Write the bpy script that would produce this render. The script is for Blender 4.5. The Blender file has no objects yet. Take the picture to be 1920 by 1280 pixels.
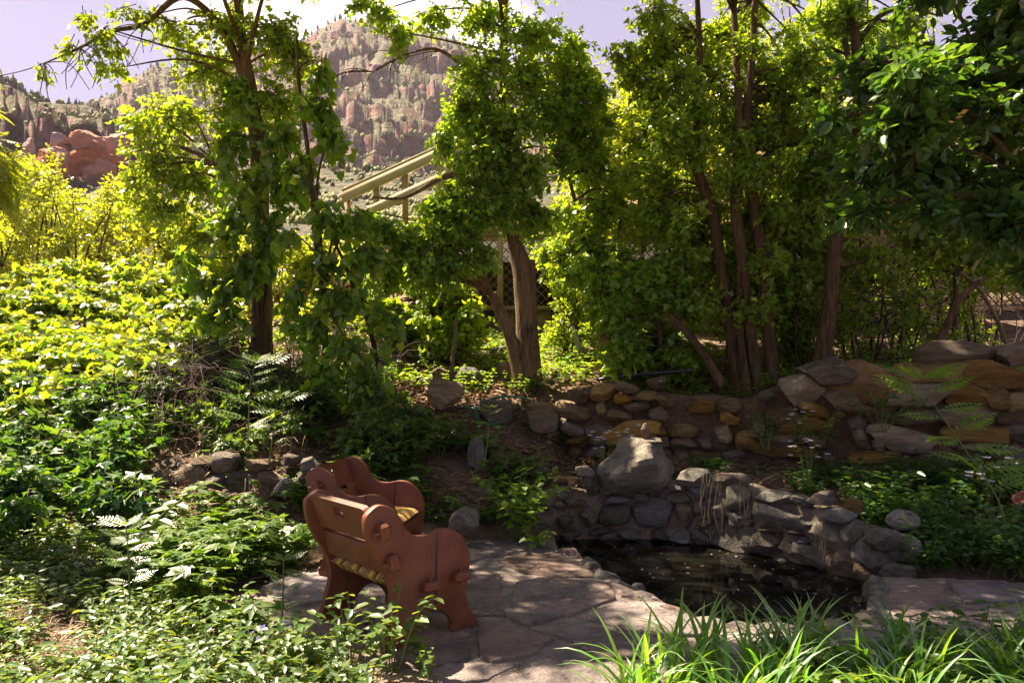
import bpy, bmesh, math, random
import numpy as np
from mathutils import Vector, Matrix

S = bpy.context.scene
C = S.collection
R = np.random.default_rng(7)
random.seed(7)
pi = math.pi

# ------------------------------------------------------------------ camera
F = 1387.0            # focal length in photograph pixels
EYE = 1.6
HOR = 690.0           # row of the horizon in the photograph
cd = bpy.data.cameras.new('camera'); cam = bpy.data.objects.new('camera', cd); C.objects.link(cam)
cam.location = (0, 0, EYE); cam.rotation_euler = (pi/2, 0, 0)
cd.sensor_width = 36; cd.lens = 36*F/1920; cd.shift_y = (HOR-640)/1920
cd.clip_start = .05; cd.clip_end = 8000
S.camera = cam

# ------------------------------------------------------------------ sky and sun
SUN_EL, SUN_AZ = math.radians(59), math.radians(-58)    # azimuth from +Y, negative = left
sun_to = Vector((math.sin(SUN_AZ)*math.cos(SUN_EL), math.cos(SUN_AZ)*math.cos(SUN_EL), math.sin(SUN_EL)))
w = bpy.data.worlds.new('World'); S.world = w; w.use_nodes = True
nt = w.node_tree; nt.nodes.clear()
def wn(t, **k):
    n = nt.nodes.new(t)
    for a, b in k.items(): setattr(n, a, b)
    return n
sky = wn('ShaderNodeTexSky', sky_type='NISHITA', sun_disc=False, sun_elevation=SUN_EL, sun_rotation=SUN_AZ, air_density=1.0, dust_density=1.2, ozone_density=1.0, altitude=1400)
hsn = wn('ShaderNodeHueSaturation'); hsn.inputs['Saturation'].default_value = .6
gm = wn('ShaderNodeGamma'); gm.inputs[1].default_value = .4
tint = wn('ShaderNodeMix', data_type='RGBA', blend_type='MULTIPLY'); tint.inputs[0].default_value = 1
tint.inputs[7].default_value = (.86, .775, 1.08, 1)
tc = wn('ShaderNodeTexCoord'); mp = wn('ShaderNodeMapping'); mp.inputs['Scale'].default_value = (2.2, 2.2, 5.0); mp.inputs['Location'].default_value = (.35, .0, .2)
nz = wn('ShaderNodeTexNoise'); nz.inputs['Scale'].default_value = 1.5; nz.inputs['Detail'].default_value = 7; nz.inputs['Roughness'].default_value = .55
rp = wn('ShaderNodeValToRGB'); rp.color_ramp.elements[0].position = .52; rp.color_ramp.elements[1].position = .72
cdir = Vector(((690-960)/F, 1, (HOR-20)/F)).normalized()          # a bank of cumulus stands behind the peak
dt = wn('ShaderNodeVectorMath', operation='DOT_PRODUCT'); dt.inputs[1].default_value = cdir
mr = wn('ShaderNodeMapRange'); mr.inputs[1].default_value = .955; mr.inputs[2].default_value = .998; mr.inputs[3].default_value = -.12; mr.inputs[4].default_value = .26
adn = wn('ShaderNodeMath', operation='ADD')
cl = wn('ShaderNodeMix', data_type='RGBA'); cl.inputs[7].default_value = (5.4, 4.7, 4.9, 1)
bg = wn('ShaderNodeBackground'); bg.inputs['Strength'].default_value = .068
ow = wn('ShaderNodeOutputWorld')
L = nt.links.new
L(sky.outputs[0], gm.inputs[0]); L(gm.outputs[0], hsn.inputs['Color']); L(hsn.outputs[0], tint.inputs[6]); L(tc.outputs['Generated'], mp.inputs[0]); L(mp.outputs[0], nz.inputs['Vector']); L(tc.outputs['Generated'], dt.inputs[0]); L(dt.outputs['Value'], mr.inputs[0]); L(nz.outputs['Fac'], adn.inputs[0]); L(mr.outputs[0], adn.inputs[1]); L(adn.outputs[0], rp.inputs[0])
L(rp.outputs[0], cl.inputs[0]); L(tint.outputs[2], cl.inputs[6]); L(cl.outputs[2], bg.inputs['Color']); L(bg.outputs[0], ow.inputs[0])

sd = bpy.data.lights.new('sun', 'SUN'); sd.energy = 4.7; sd.angle = math.radians(.55); sd.color = (1.0, .83, .66)
so = bpy.data.objects.new('sun', sd); C.objects.link(so); so.location = (0, 0, 60)
so.rotation_euler = (-sun_to).to_track_quat('-Z', 'Y').to_euler()

S.view_settings.view_transform = 'Standard'; S.view_settings.look = 'None'
S.view_settings.exposure = 2.42; S.view_settings.gamma = 1.0; S.view_settings.use_curve_mapping = False
S.render.engine = 'CYCLES'
S.cycles.max_bounces = 10; S.cycles.diffuse_bounces = 6; S.cycles.transmission_bounces = 6; S.cycles.glossy_bounces = 2
S.cycles.use_denoising = True

# ------------------------------------------------------------------ small maths
def P(px, py, Y):  return np.array([(px-960)*Y/F, Y, EYE-(py-HOR)*Y/F])
def G(px, py, z=0.0):
    Y = (EYE-z)*F/(py-HOR); return np.array([(px-960)*Y/F, Y, z])
def hsh(ix, iy, iz, s):
    h = (ix.astype(np.int64)*374761393 + iy.astype(np.int64)*668265263 + iz.astype(np.int64)*2147483647 + s*974711) & 0xffffffff
    h = ((h ^ (h >> 13))*1274126177) & 0xffffffff
    h = ((h ^ (h >> 16))*2246822519) & 0xffffffff
    return ((h ^ (h >> 15)) & 0xffffff)/float(0xffffff)
def vnoise(p, s=0):
    p = np.asarray(p, float); i = np.floor(p); f = p-i; u = f*f*(3-2*f); o = 0
    for a in (0, 1):
        for b in (0, 1):
            for c in (0, 1):
                wt = (u[..., 0] if a else 1-u[..., 0])*(u[..., 1] if b else 1-u[..., 1])*(u[..., 2] if c else 1-u[..., 2])
                o = o+wt*hsh(i[..., 0]+a, i[..., 1]+b, i[..., 2]+c, s)
    return o*2-1
def fbm(p, o=4, s=0, g=.5):
    p = np.asarray(p, float); r = 0; a = 1
    for k in range(o): r = r+a*vnoise(p*2**k+k*17.3, s+k); a *= g
    return r
def worley(p, s=0):
    p = np.asarray(p, float); i = np.floor(p); f1 = np.full(p.shape[:-1], 9.); f2 = f1.copy(); idv = f1*0
    for a in (-1, 0, 1):
        for b in (-1, 0, 1):
            for c in (-1, 0, 1):
                q = [i[..., 0]+a, i[..., 1]+b, i[..., 2]+c]
                d = np.sqrt(sum((q[k]+hsh(*q, s+k)-p[..., k])**2 for k in range(3)))
                h = hsh(*q, s+9); n = d < f1
                f2 = np.where(n, f1, np.minimum(f2, d)); idv = np.where(n, h, idv); f1 = np.where(n, d, f1)
    return f1, f2, idv
def nrm(v): return v/np.maximum(np.linalg.norm(v, axis=-1, keepdims=True), 1e-9)
def catmull(pts, n, closed=False):
    p = np.asarray(pts, float); m = len(p); o = []
    for i in (range(m) if closed else range(m-1)):
        g = (lambda k: p[k % m]) if closed else (lambda k: p[min(max(k, 0), m-1)])
        a, b, c, d = g(i-1), g(i), g(i+1), g(i+2)
        for t in np.linspace(0, 1, n, endpoint=False):
            o.append(.5*((2*b)+(-a+c)*t+(2*a-5*b+4*c-d)*t*t+(-a+3*b-3*c+d)*t**3))
    if not closed: o.append(p[-1])
    return np.array(o)
def inpoly(x, y, poly):
    x = np.asarray(x); y = np.asarray(y); r = np.zeros(x.shape, bool); n = len(poly)
    for i in range(n):
        x1, y1 = poly[i][:2]; x2, y2 = poly[(i+1) % n][:2]
        c = ((y1 > y) != (y2 > y)) & (x < (x2-x1)*(y-y1)/((y2-y1) if y2 != y1 else 1e-9)+x1)
        r ^= c
    return r

# ------------------------------------------------------------------ mesh helpers
def mesh(name, V, Fs, smooth=False, sharp=None):
    me = bpy.data.meshes.new(name); V = np.ascontiguousarray(V, np.float32)
    if not isinstance(Fs, list): Fs = [Fs]
    Fs = [np.asarray(f, np.int32) for f in Fs if len(f)]
    tot = [np.full(len(f), f.shape[1], np.int32) for f in Fs]
    lt = np.concatenate(tot); idx = np.concatenate([f.ravel() for f in Fs])
    me.vertices.add(len(V)); me.vertices.foreach_set('co', V.ravel())
    me.loops.add(len(idx)); me.loops.foreach_set('vertex_index', idx)
    me.polygons.add(len(lt)); me.polygons.foreach_set('loop_start', np.concatenate([[0], np.cumsum(lt)[:-1]]).astype(np.int32)); me.polygons.foreach_set('loop_total', lt)
    me.update(calc_edges=True); me.validate()
    if smooth:
        me.polygons.foreach_set('use_smooth', np.ones(len(me.polygons), bool))
        if sharp: me.set_sharp_from_angle(angle=math.radians(sharp))
    return me
def link(name, me, mat=None, parent=None, objmat=False):
    o = bpy.data.objects.new(name, me); C.objects.link(o)
    if me is not None and mat is not None:
        if objmat:
            if not me.materials: me.materials.append(None)
            o.material_slots[0].link = 'OBJECT'; o.material_slots[0].material = mat
        elif not me.materials: me.materials.append(mat)
    if parent: o.parent = parent
    return o
def obj(name, V, Fs, mat, parent=None, smooth=False, sharp=None): return link(name, mesh(name, V, Fs, smooth, sharp), mat, parent)
def tag(o, label=None, cat=None, group=None, kind=None):
    for k, v in (('label', label), ('category', cat), ('group', group), ('kind', kind)):
        if v: o[k] = v
    return o
def empty(name, label, cat, loc=(0, 0, 0), rz=0, group=None):
    o = bpy.data.objects.new(name, None); C.objects.link(o); o.location = loc; o.rotation_euler = (0, 0, rz); o.empty_display_size = .1
    return tag(o, label, cat, group)
def child(name, V, Fs, mat, parent, smooth=False, sharp=None):
    """part given in world coordinates under an unrotated empty"""
    return obj(name, np.asarray(V)-np.array(parent.location), Fs, mat, parent, smooth, sharp)
class MB:
    def __init__(s): s.V = []; s.Q = []; s.T = []; s.n = 0
    def add(s, V, Fa):
        Fa = np.asarray(Fa)
        if len(Fa) == 0: return s
        (s.Q if Fa.shape[1] == 4 else s.T).append(Fa+s.n); s.V.append(np.asarray(V)); s.n += len(V); return s
    def arr(s):
        f = []
        if s.Q: f.append(np.concatenate(s.Q))
        if s.T: f.append(np.concatenate(s.T))
        return np.concatenate(s.V), f
BOXF = np.array([[0, 1, 3, 2], [4, 6, 7, 5], [0, 4, 5, 1], [2, 3, 7, 6], [0, 2, 6, 4], [1, 5, 7, 3]])
def box(c, s, M=None):
    v = np.array([[x, y, z] for x in (-.5, .5) for y in (-.5, .5) for z in (-.5, .5)])*np.asarray(s)
    if M is not None: v = v@np.asarray(M).T
    return v+np.asarray(c), BOXF
def beam(a, b, wd, hd, up=(0, 0, 1)):
    a = np.asarray(a, float); b = np.asarray(b, float); d = b-a; Ln = np.linalg.norm(d); x = d/Ln
    y = np.cross(up, x); y /= np.linalg.norm(y); z = np.cross(x, y)
    return box((a+b)/2, (Ln, wd, hd), np.stack([x, y, z], 1))
def tube(pts, rad, n=8, cap=True, lump=0, seed=0):
    p = np.asarray(pts, float); k = len(p); rad = np.broadcast_to(rad, (k,)).astype(float)
    t = nrm(np.gradient(p, axis=0)); ref = np.array([0, 0, 1.]) if abs(nrm(p[-1]-p[0])[2]) < .8 else np.array([0, 1., 0])
    x = nrm(np.cross(t, ref)); y = np.cross(t, x)
    a = np.linspace(0, 2*pi, n, endpoint=False)
    rr = rad[:, None]*np.ones(n)
    if lump:
        q = np.stack([np.cos(a)[None]*1.6+0*rr, np.sin(a)[None]*1.6+0*rr, np.arange(k)[:, None]*.35+0*rr], -1)
        rr = rr*(1+lump*vnoise(q, seed)+lump*.5*vnoise(q*2.3, seed+3))
    V = p[:, None]+rr[..., None]*(np.cos(a)[None, :, None]*x[:, None]+np.sin(a)[None, :, None]*y[:, None])
    V = V.reshape(-1, 3); i = np.arange(k-1)[:, None]*n; j = np.arange(n)[None]; j2 = (j+1) % n
    Q = np.stack([i+j, i+j2, i+n+j2, i+n+j], -1).reshape(-1, 4); T = []
    if cap:
        V = np.concatenate([V, p[:1], p[-1:]]); c0, c1 = k*n, k*n+1
        T = np.concatenate([np.stack([np.full(n, c0), j2[0], j[0]], 1), np.stack([np.full(n, c1), (k-1)*n+j[0], (k-1)*n+j2[0]], 1)])
    return V, Q, T
def addtube(mb, *a, **k):
    V, Q, T = tube(*a, **k); n = mb.n; mb.add(V, Q)
    if len(T): mb.T.append(np.asarray(T)+n)
def twigs(paths, rad, n=3):
    """many tubes at once: paths (T,k,3), rad (T,k)"""
    p = np.asarray(paths, float); T, k, _ = p.shape
    d = nrm(p[:, -1]-p[:, 0]); ref = np.where(np.abs(d[:, 2:3]) < .8, np.array([[0, 0, 1.]]), np.array([[1., 0, 0]]))
    x = nrm(np.cross(d, ref)); y = np.cross(d, x); a = np.linspace(0, 2*pi, n, endpoint=False)
    ring = np.cos(a)[None, :, None]*x[:, None]+np.sin(a)[None, :, None]*y[:, None]
    V = p[:, :, None]+np.asarray(rad)[..., None, None]*ring[:, None]
    V = V.reshape(-1, 3); b = (np.arange(T)*k*n)[:, None, None]; i = (np.arange(k-1)*n)[None, :, None]; j = np.arange(n)[None, None]; j2 = (j+1) % n
    return V, np.stack([b+i+j, b+i+j2, b+i+n+j2, b+i+n+j], -1).reshape(-1, 4)

# ------------------------------------------------------------------ materials
def mat(name):
    m = bpy.data.materials.new(name); m.use_nodes = True; t = m.node_tree; t.nodes.clear()
    o = t.nodes.new('ShaderNodeOutputMaterial')
    def n(ty, ins=None, **k):
        q = t.nodes.new(ty)
        for a, b in k.items(): setattr(q, a, b)
        for a, b in (ins or {}).items():
            if hasattr(b, 'is_linked') or isinstance(b, bpy.types.NodeSocket): t.links.new(b, q.inputs[a])
            else: q.inputs[a].default_value = b
        return q
    return m, t, n, o
def c4(c): return (c[0], c[1], c[2], 1)
def ramp(n, fac, stops, interp='LINEAR'):
    r = n('ShaderNodeValToRGB', {0: fac}); e = r.color_ramp; e.interpolation = interp
    while len(e.elements) > 1: e.elements.remove(e.elements[-1])
    for i, (p, c) in enumerate(stops):
        q = e.elements[0] if i == 0 else e.elements.new(p)
        q.position = p; q.color = c4(c) if len(c) == 3 else c
    return r.outputs[0]
def leafmat(name, cols, tcols, trans=.5, gloss=.1, rough=.4):
    m, t, n, o = mat(name)
    g = n('ShaderNodeNewGeometry'); k = len(cols); oi = n('ShaderNodeObjectInfo')
    rs_ = n('ShaderNodeMath', {0: g.outputs['Random Per Island'], 1: oi.outputs['Random']}, operation='ADD'); rv_ = n('ShaderNodeMath', {0: rs_.outputs[0]}, operation='FRACT').outputs[0]
    base = ramp(n, rv_, [(i/max(k-1, 1), c) for i, c in enumerate(cols)])
    tr = ramp(n, rv_, [(i/max(len(tcols)-1, 1), c) for i, c in enumerate(tcols)])
    tcd = n('ShaderNodeTexCoord'); nn = n('ShaderNodeTexNoise', {'Vector': tcd.outputs['Object'], 'Scale': 1.3, 'Detail': 3.})
    v = n('ShaderNodeMapRange', {0: nn.outputs['Fac'], 1: .3, 2: .7, 3: .8, 4: 1.2})
    hb = n('ShaderNodeHueSaturation', {'Value': v.outputs[0], 'Color': base}); ht = n('ShaderNodeHueSaturation', {'Value': v.outputs[0], 'Color': tr})
    d = n('ShaderNodeBsdfDiffuse', {'Color': hb.outputs[0]}); l = n('ShaderNodeBsdfTranslucent', {'Color': ht.outputs[0]})
    mx = n('ShaderNodeMixShader', {0: trans, 1: d.outputs[0], 2: l.outputs[0]})
    gl = n('ShaderNodeBsdfGlossy', {'Color': (.95, .92, .9, 1), 'Roughness': rough})
    lw = n('ShaderNodeLayerWeight', {'Blend': .25}); fm = n('ShaderNodeMath', {0: lw.outputs['Fresnel'], 1: gloss*2}, operation='MULTIPLY_ADD'); fm.inputs[2].default_value = gloss*.3
    fm.use_clamp = True
    mx2 = n('ShaderNodeMixShader', {0: fm.outputs[0], 1: mx.outputs[0], 2: gl.outputs[0]})
    t.links.new(mx2.outputs[0], o.inputs[0]); return m
def stonemat(name, cols, scale=3., bump=.5, rough=.85, lichen=None, per_obj=.5, strat=0.):
    m, t, n, o = mat(name)
    tcd = n('ShaderNodeTexCoord'); oi = n('ShaderNodeObjectInfo')
    off = n('ShaderNodeVectorMath', {0: tcd.outputs['Object'], 1: oi.outputs['Location']}, operation='ADD')
    mp = n('ShaderNodeMapping', {0: off.outputs[0]}); mp.inputs['Scale'].default_value = (1, 1, 1+strat)
    a = n('ShaderNodeTexNoise', {'Vector': mp.outputs[0], 'Scale': scale, 'Detail': 8., 'Roughness': .62, 'Distortion': .4})
    b = n('ShaderNodeTexNoise', {'Vector': mp.outputs[0], 'Scale': scale*9, 'Detail': 6., 'Roughness': .7})
    k = len(cols); base = ramp(n, a.outputs['Fac'], [(.28+.44*i/max(k-1, 1), c) for i, c in enumerate(cols)])
    hv = n('ShaderNodeMapRange', {0: oi.outputs['Random'], 1: 0., 2: 1., 3: 1-per_obj, 4: 1+per_obj*.8})
    gr = n('ShaderNodeMapRange', {0: b.outputs['Fac'], 1: .3, 2: .7, 3: .65, 4: 1.3})
    mv = n('ShaderNodeMath', {0: hv.outputs[0], 1: gr.outputs[0]}, operation='MULTIPLY')
    rs = n('ShaderNodeMath', {0: oi.outputs['Random'], 1: 7.31}, operation='MULTIPLY'); fr = n('ShaderNodeMath', {0: rs.outputs[0]}, operation='FRACT')
    sv = n('ShaderNodeMapRange', {0: fr.outputs[0], 3: .5, 4: 1.25})
    hs = n('ShaderNodeHueSaturation', {'Color': base, 'Value': mv.outputs[0], 'Saturation': sv.outputs[0]}); col = hs.outputs[0]
    if lichen:
        l = n('ShaderNodeTexNoise', {'Vector': off.outputs[0], 'Scale': scale*2.2, 'Detail': 9., 'Roughness': .75})
        lf = ramp(n, l.outputs['Fac'], [(.52, (0, 0, 0)), (.6, (1, 1, 1))])
        lm = n('ShaderNodeMix', {0: lf}, data_type='RGBA'); t.links.new(col, lm.inputs[6]); lm.inputs[7].default_value = c4(lichen)
        lf2 = n('ShaderNodeMath', {0: lf, 1: .55}, operation='MULTIPLY'); t.links.new(lf2.outputs[0], lm.inputs[0]); col = lm.outputs[2]
    hm = n('ShaderNodeMath', {0: b.outputs['Fac'], 1: .4}, operation='MULTIPLY_ADD'); t.links.new(a.outputs['Fac'], hm.inputs[2])
    bp = n('ShaderNodeBump', {'Height': hm.outputs[0], 'Strength': bump, 'Distance': .1})
    p = n('ShaderNodeBsdfPrincipled', {'Base Color': col, 'Roughness': rough, 'Normal': bp.outputs[0]})
    t.links.new(p.outputs[0], o.inputs[0]); return m
def barkmat(name, c0, c1, sc=14.):
    m, t, n, o = mat(name); tcd = n('ShaderNodeTexCoord')
    mp = n('ShaderNodeMapping', {0: tcd.outputs['Object']}); mp.inputs['Scale'].default_value = (1, 1, .13)
    a = n('ShaderNodeTexNoise', {'Vector': mp.outputs[0], 'Scale': sc*2, 'Detail': 6., 'Roughness': .6, 'Distortion': .6})
    b = n('ShaderNodeTexNoise', {'Vector': tcd.outputs['Object'], 'Scale': 2.2, 'Detail': 4.})
    s = n('ShaderNodeMath', {0: a.outputs['Fac'], 1: b.outputs['Fac']}, operation='MULTIPLY_ADD'); s.inputs[1].default_value = .5
    s2 = n('ShaderNodeMath', {0: a.outputs['Fac'], 1: .65, 2: s.outputs[0]}, operation='MULTIPLY_ADD')
    ad = n('ShaderNodeMath', {0: b.outputs['Fac'], 1: .4}, operation='MULTIPLY'); ad2 = n('ShaderNodeMath', {0: a.outputs['Fac'], 1: ad.outputs[0]}, operation='ADD')
    col = ramp(n, ad2.outputs[0], [(.5, c0), (.72, c1), (.95, tuple(min(1, x*1.5) for x in c1))])
    bp = n('ShaderNodeBump', {'Height': a.outputs['Fac'], 'Strength': .9, 'Distance': .03})
    p = n('ShaderNodeBsdfPrincipled', {'Base Color': col, 'Roughness': .95, 'Normal': bp.outputs[0]}); p.inputs['Specular IOR Level'].default_value = .2
    t.links.new(p.outputs[0], o.inputs[0]); return m
def woodmat(name, c0, c1, rough=.6, axis='X', sc=6., bump=.25):
    m, t, n, o = mat(name); tcd = n('ShaderNodeTexCoord'); oi = n('ShaderNodeObjectInfo')
    off = n('ShaderNodeVectorMath', {0: tcd.outputs['Object'], 1: oi.outputs['Location']}, operation='ADD')
    mp = n('ShaderNodeMapping', {0: off.outputs[0]}); s = [8., 8., 8.]; s['XYZ'.index(axis)] = .6; mp.inputs['Scale'].default_value = s
    a = n('ShaderNodeTexNoise', {'Vector': mp.outputs[0], 'Scale': sc, 'Detail': 6., 'Roughness': .6, 'Distortion': .5})
    b = n('ShaderNodeTexNoise', {'Vector': off.outputs[0], 'Scale': 5., 'Detail': 5.})
    f = n('ShaderNodeMath', {0: a.outputs['Fac'], 1: .5}, operation='MULTIPLY'); f2 = n('ShaderNodeMath', {0: b.outputs['Fac'], 1: .5, 2: f.outputs[0]}, operation='MULTIPLY_ADD')
    col = ramp(n, f2.outputs[0], [(.35, c0), (.65, c1)])
    bp = n('ShaderNodeBump', {'Height': a.outputs['Fac'], 'Strength': bump, 'Distance': .01})
    p = n('ShaderNodeBsdfPrincipled', {'Base Color': col, 'Roughness': rough, 'Normal': bp.outputs[0]}); t.links.new(p.outputs[0], o.inputs[0]); return m
def plain(name, c, rough=.6, metal=0):
    m, t, n, o = mat(name); tcd = n('ShaderNodeTexCoord')
    a = n('ShaderNodeTexNoise', {'Vector': tcd.outputs['Object'], 'Scale': 9., 'Detail': 5.})
    col = ramp(n, a.outputs['Fac'], [(.3, tuple(x*.7 for x in c)), (.7, tuple(min(1, x*1.2) for x in c))])
    p = n('ShaderNodeBsdfPrincipled', {'Base Color': col, 'Roughness': rough, 'Metallic': metal}); t.links.new(p.outputs[0], o.inputs[0]); return m

M = {}
# sun-loving tree foliage / shaded vine leaves / ground plants
M['leaf_tree'] = leafmat('leaf_tree', [(0.112, 0.24, 0.0224), (0.16, 0.304, 0.0288), (0.224, 0.352, 0.0352)], [(.3, .46, .012), (.45, .56, .014), (.58, .62, .02)], .58, .07, .42)
M['leaf_maple'] = leafmat('leaf_maple', [(0.104, 0.242, 0.0224), (0.166, 0.311, 0.032), (0.229, 0.363, 0.0352)], [(.27, .46, .012), (.38, .54, .014), (.5, .58, .018)], .55, .07, .42)
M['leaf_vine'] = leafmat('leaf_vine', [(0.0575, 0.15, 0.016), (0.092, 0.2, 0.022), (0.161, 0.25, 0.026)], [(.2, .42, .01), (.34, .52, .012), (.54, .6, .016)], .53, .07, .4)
M['leaf_gold'] = leafmat('leaf_gold', [(0.13, 0.234, 0.0195), (0.182, 0.286, 0.026), (0.247, 0.312, 0.0325)], [(.42, .58, .01), (.58, .64, .012), (.74, .68, .02)], .56, .12, .36)
M['leaf_mound'] = leafmat('leaf_mound', [(.06, .15, .014), (.13, .23, .02), (.2, .27, .03)], [(.22, .42, .01), (.46, .57, .012), (.74, .68, .02)], .52, .15, .36)
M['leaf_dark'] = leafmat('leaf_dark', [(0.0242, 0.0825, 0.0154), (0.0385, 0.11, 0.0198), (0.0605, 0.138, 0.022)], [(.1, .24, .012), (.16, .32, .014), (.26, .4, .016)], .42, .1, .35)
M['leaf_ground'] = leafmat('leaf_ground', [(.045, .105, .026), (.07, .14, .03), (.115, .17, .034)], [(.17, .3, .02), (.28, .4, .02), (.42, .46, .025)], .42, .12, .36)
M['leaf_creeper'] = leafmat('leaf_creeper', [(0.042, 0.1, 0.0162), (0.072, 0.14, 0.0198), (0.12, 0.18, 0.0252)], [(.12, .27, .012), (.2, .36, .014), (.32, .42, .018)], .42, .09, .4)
M['blade'] = leafmat('blade', [(0.0562, 0.191, 0.0158), (0.084, 0.236, 0.0203), (0.135, 0.27, 0.0225)], [(.18, .46, .012), (.26, .54, .016), (.4, .58, .02)], .45, .08, .38)
M['leaf_dry'] = leafmat('leaf_dry', [(.16, .09, .045), (.26, .16, .08), (.34, .24, .13)], [(.2, .1, .04), (.3, .18, .07)], .25, .05, .6)
M['petal'] = leafmat('petal', [(.62, .56, .62), (.75, .68, .72)], [(.6, .5, .55), (.7, .6, .6)], .35, .04, .5)
M['petal_violet'] = leafmat('petal_violet', [(.2, .16, .55), (.26, .2, .6)], [(.25, .2, .6), (.3, .25, .6)], .3, .04, .5)
M['bark'] = barkmat('bark', (.045, .029, .015), (.16, .11, .056))
M['bark_dark'] = barkmat('bark_dark', (.028, .018, .011), (.095, .064, .034))
M['twig'] = plain('twig', (.075, .05, .033), .9)
M['twig_green'] = plain('twig_green', (.12, .17, .035), .7)
M['straw'] = leafmat('straw', [(.2, .13, .075), (.32, .23, .14), (.42, .32, .21)], [(.2, .13, .06), (.3, .2, .1)], .15, .05, .6)
M['stone_grey'] = stonemat('stone_grey', [(0.0975, 0.0856, 0.0605), (0.195, 0.172, 0.124), (0.338, 0.295, 0.209)], 3.5, .9, .85, (.26, .24, .17), .45)
M['stone_tan'] = stonemat('stone_tan', [(0.162, 0.0929, 0.0276), (0.335, 0.205, 0.0644), (0.508, 0.335, 0.12)], 3., .9, .88, (.28, .23, .1), .4, 1.2)
M['stone_brown'] = stonemat('stone_brown', [(0.109, 0.0693, 0.034), (0.218, 0.145, 0.074), (0.368, 0.259, 0.138)], 3.5, .9, .88, (.26, .23, .13), .4, .8)
M['stone_pale'] = stonemat('stone_pale', [(.16, .14, .1), (.3, .27, .2), (.46, .41, .32)], 5., 1., .9, (.17, .17, .11), .2)
M['flag'] = stonemat('flag', [(0.109, 0.0832, 0.0619), (0.213, 0.158, 0.122), (0.352, 0.246, 0.191)], 2.4, 1., .8, (.3, .225, .175), .4)
M['mortar'] = stonemat('mortar', [(.16, .115, .066), (.28, .21, .125), (.4, .31, .2)], 8., .9, .95, None, .1)

# ------------------------------------------------------------------ terrain
COLS = [(-60, [(-40, 0), (3, .3), (6, .8), (8, 1.5), (14, 2.6), (24, 4.0), (60, 9)]),
        (-14, [(-40, 0), (3, .1), (5, .2), (6.5, .6), (8, 1.3), (10, 1.9), (14, 2.4), (24, 3.9), (60, 9)]),
        (-4, [(-40, 0), (3, 0), (5, .04), (6, .22), (7, .7), (8, 1.25), (9, 1.7), (10, 1.9), (14, 2.4), (24, 3.9), (60, 9)]),
        (-2, [(-40, 0), (6.2, 0), (6.8, .2), (7.2, .5), (8, .88), (9, 1.45), (10, 1.75), (12, 2.15), (14, 2.4), (24, 3.9), (60, 9)]),
        (-.6, [(-40, 0), (6.75, 0), (7, .14), (7.5, .42), (8.2, .8), (9, 1.2), (9.5, 1.42), (10.5, 1.7), (12, 2.1), (24, 3.9), (60, 9)]),
        (.3, [(-40, 0), (6.95, 0), (7.3, .06), (7.5, .4), (8.3, .62), (8.7, 1.0), (9.5, 1.4), (12, 2.1), (24, 3.9), (60, 9)]),
        (1.5, [(-40, 0), (7.5, 0), (7.6, .46), (8.55, .62), (8.75, 1.35), (9.5, 1.45), (12, 2.1), (24, 3.9), (60, 9)]),
        (2.3, [(-40, 0), (6.9, 0), (7.0, .4), (8.3, .58), (8.5, 1.42), (9.5, 1.5), (12, 2.1), (24, 3.9), (60, 9)]),
        (2.9, [(-40, 0), (6.0, 0), (6.1, .2), (7, .4), (8.1, .55), (8.35, 1.5), (12, 2.1), (24, 3.9), (60, 9)]),
        (4, [(-40, 0), (5.4, 0), (6, .1), (7, .36), (7.85, .5), (8.05, 1.55), (12, 2.1), (24, 3.9), (60, 9)]),
        (6, [(-40, 0), (5, 0), (6, .15), (7.3, .5), (7.5, 1.6), (12, 2.1), (24, 3.9), (60, 9)]),
        (60, [(-40, 0), (5, 0), (6, .15), (7.3, .5), (7.5, 1.6), (12, 2.1), (24, 3.9), (60, 9)])]
COLS = [c for c in COLS if c[0] < .2]
PC = [(.2, 7.28), (.5, 7.36), (1.0, 7.4), (1.48, 7.36), (1.9, 7.12), (2.25, 6.8), (2.55, 6.38), (2.79, 5.95), (2.86, 5.8)]          # mortared wall behind the pond
UC = [(.55, 8.75), (1.0, 8.6), (1.7, 8.5), (2.4, 8.35), (3.0, 8.15), (3.6, 7.95), (4.3, 7.75), (5.0, 7.55), (5.8, 7.4), (6.8, 7.3)]   # dry stacked wall
ptop = lambda px: np.interp(px, [930, 1000, 1060, 1130, 1200, 1290, 1320, 1400, 1470, 1530, 1600, 1650, 1700], [.2, .38, .43, .4, .42, .56, .58, .54, .45, .38, .34, .28, .1])
utop = lambda px: np.interp(px, [1040, 1110, 1200, 1300, 1400, 1460, 1530, 1600, 1700, 1800, 1850, 1900, 2100], [1.15, 1.3, 1.38, 1.33, 1.3, 1.45, 1.5, 1.42, 1.55, 1.6, 1.6, 1.5, 1.5])
for x in np.r_[np.arange(.2, 7.4, .12), 14, 60]:
    yw = np.interp(x, [q[0] for q in UC], [q[1] for q in UC]); zw = float(utop(960+x*F/yw))-.12; yp = np.interp(x, [q[0] for q in PC], [q[1] for q in PC]); zp = float(ptop(960+x*F/yp))-.05
    k = np.clip((x-2.75)/.6, 0, 1); fr = [(-40, 0), (yp*(1-k)+5.3*k+.14, 0), (yp*(1-k)+5.9*k+.24, zp*(1-k)+.1*k)]
    if x < .55: s_ = np.clip((x-.2)/.35, 0, 1); bk = [(8.2, .66), (8.9, 1.1+.1*s_), (9.5, 1.42)]
    else: bk = [(yw+.14, .56), (yw+.3, zw), (9.6, max(1.48, zw))]
    COLS.append((float(x), fr+bk+[(12, 2.1), (24, 3.9), (60, 9)]))
CX = np.array([c[0] for c in COLS])
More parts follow.
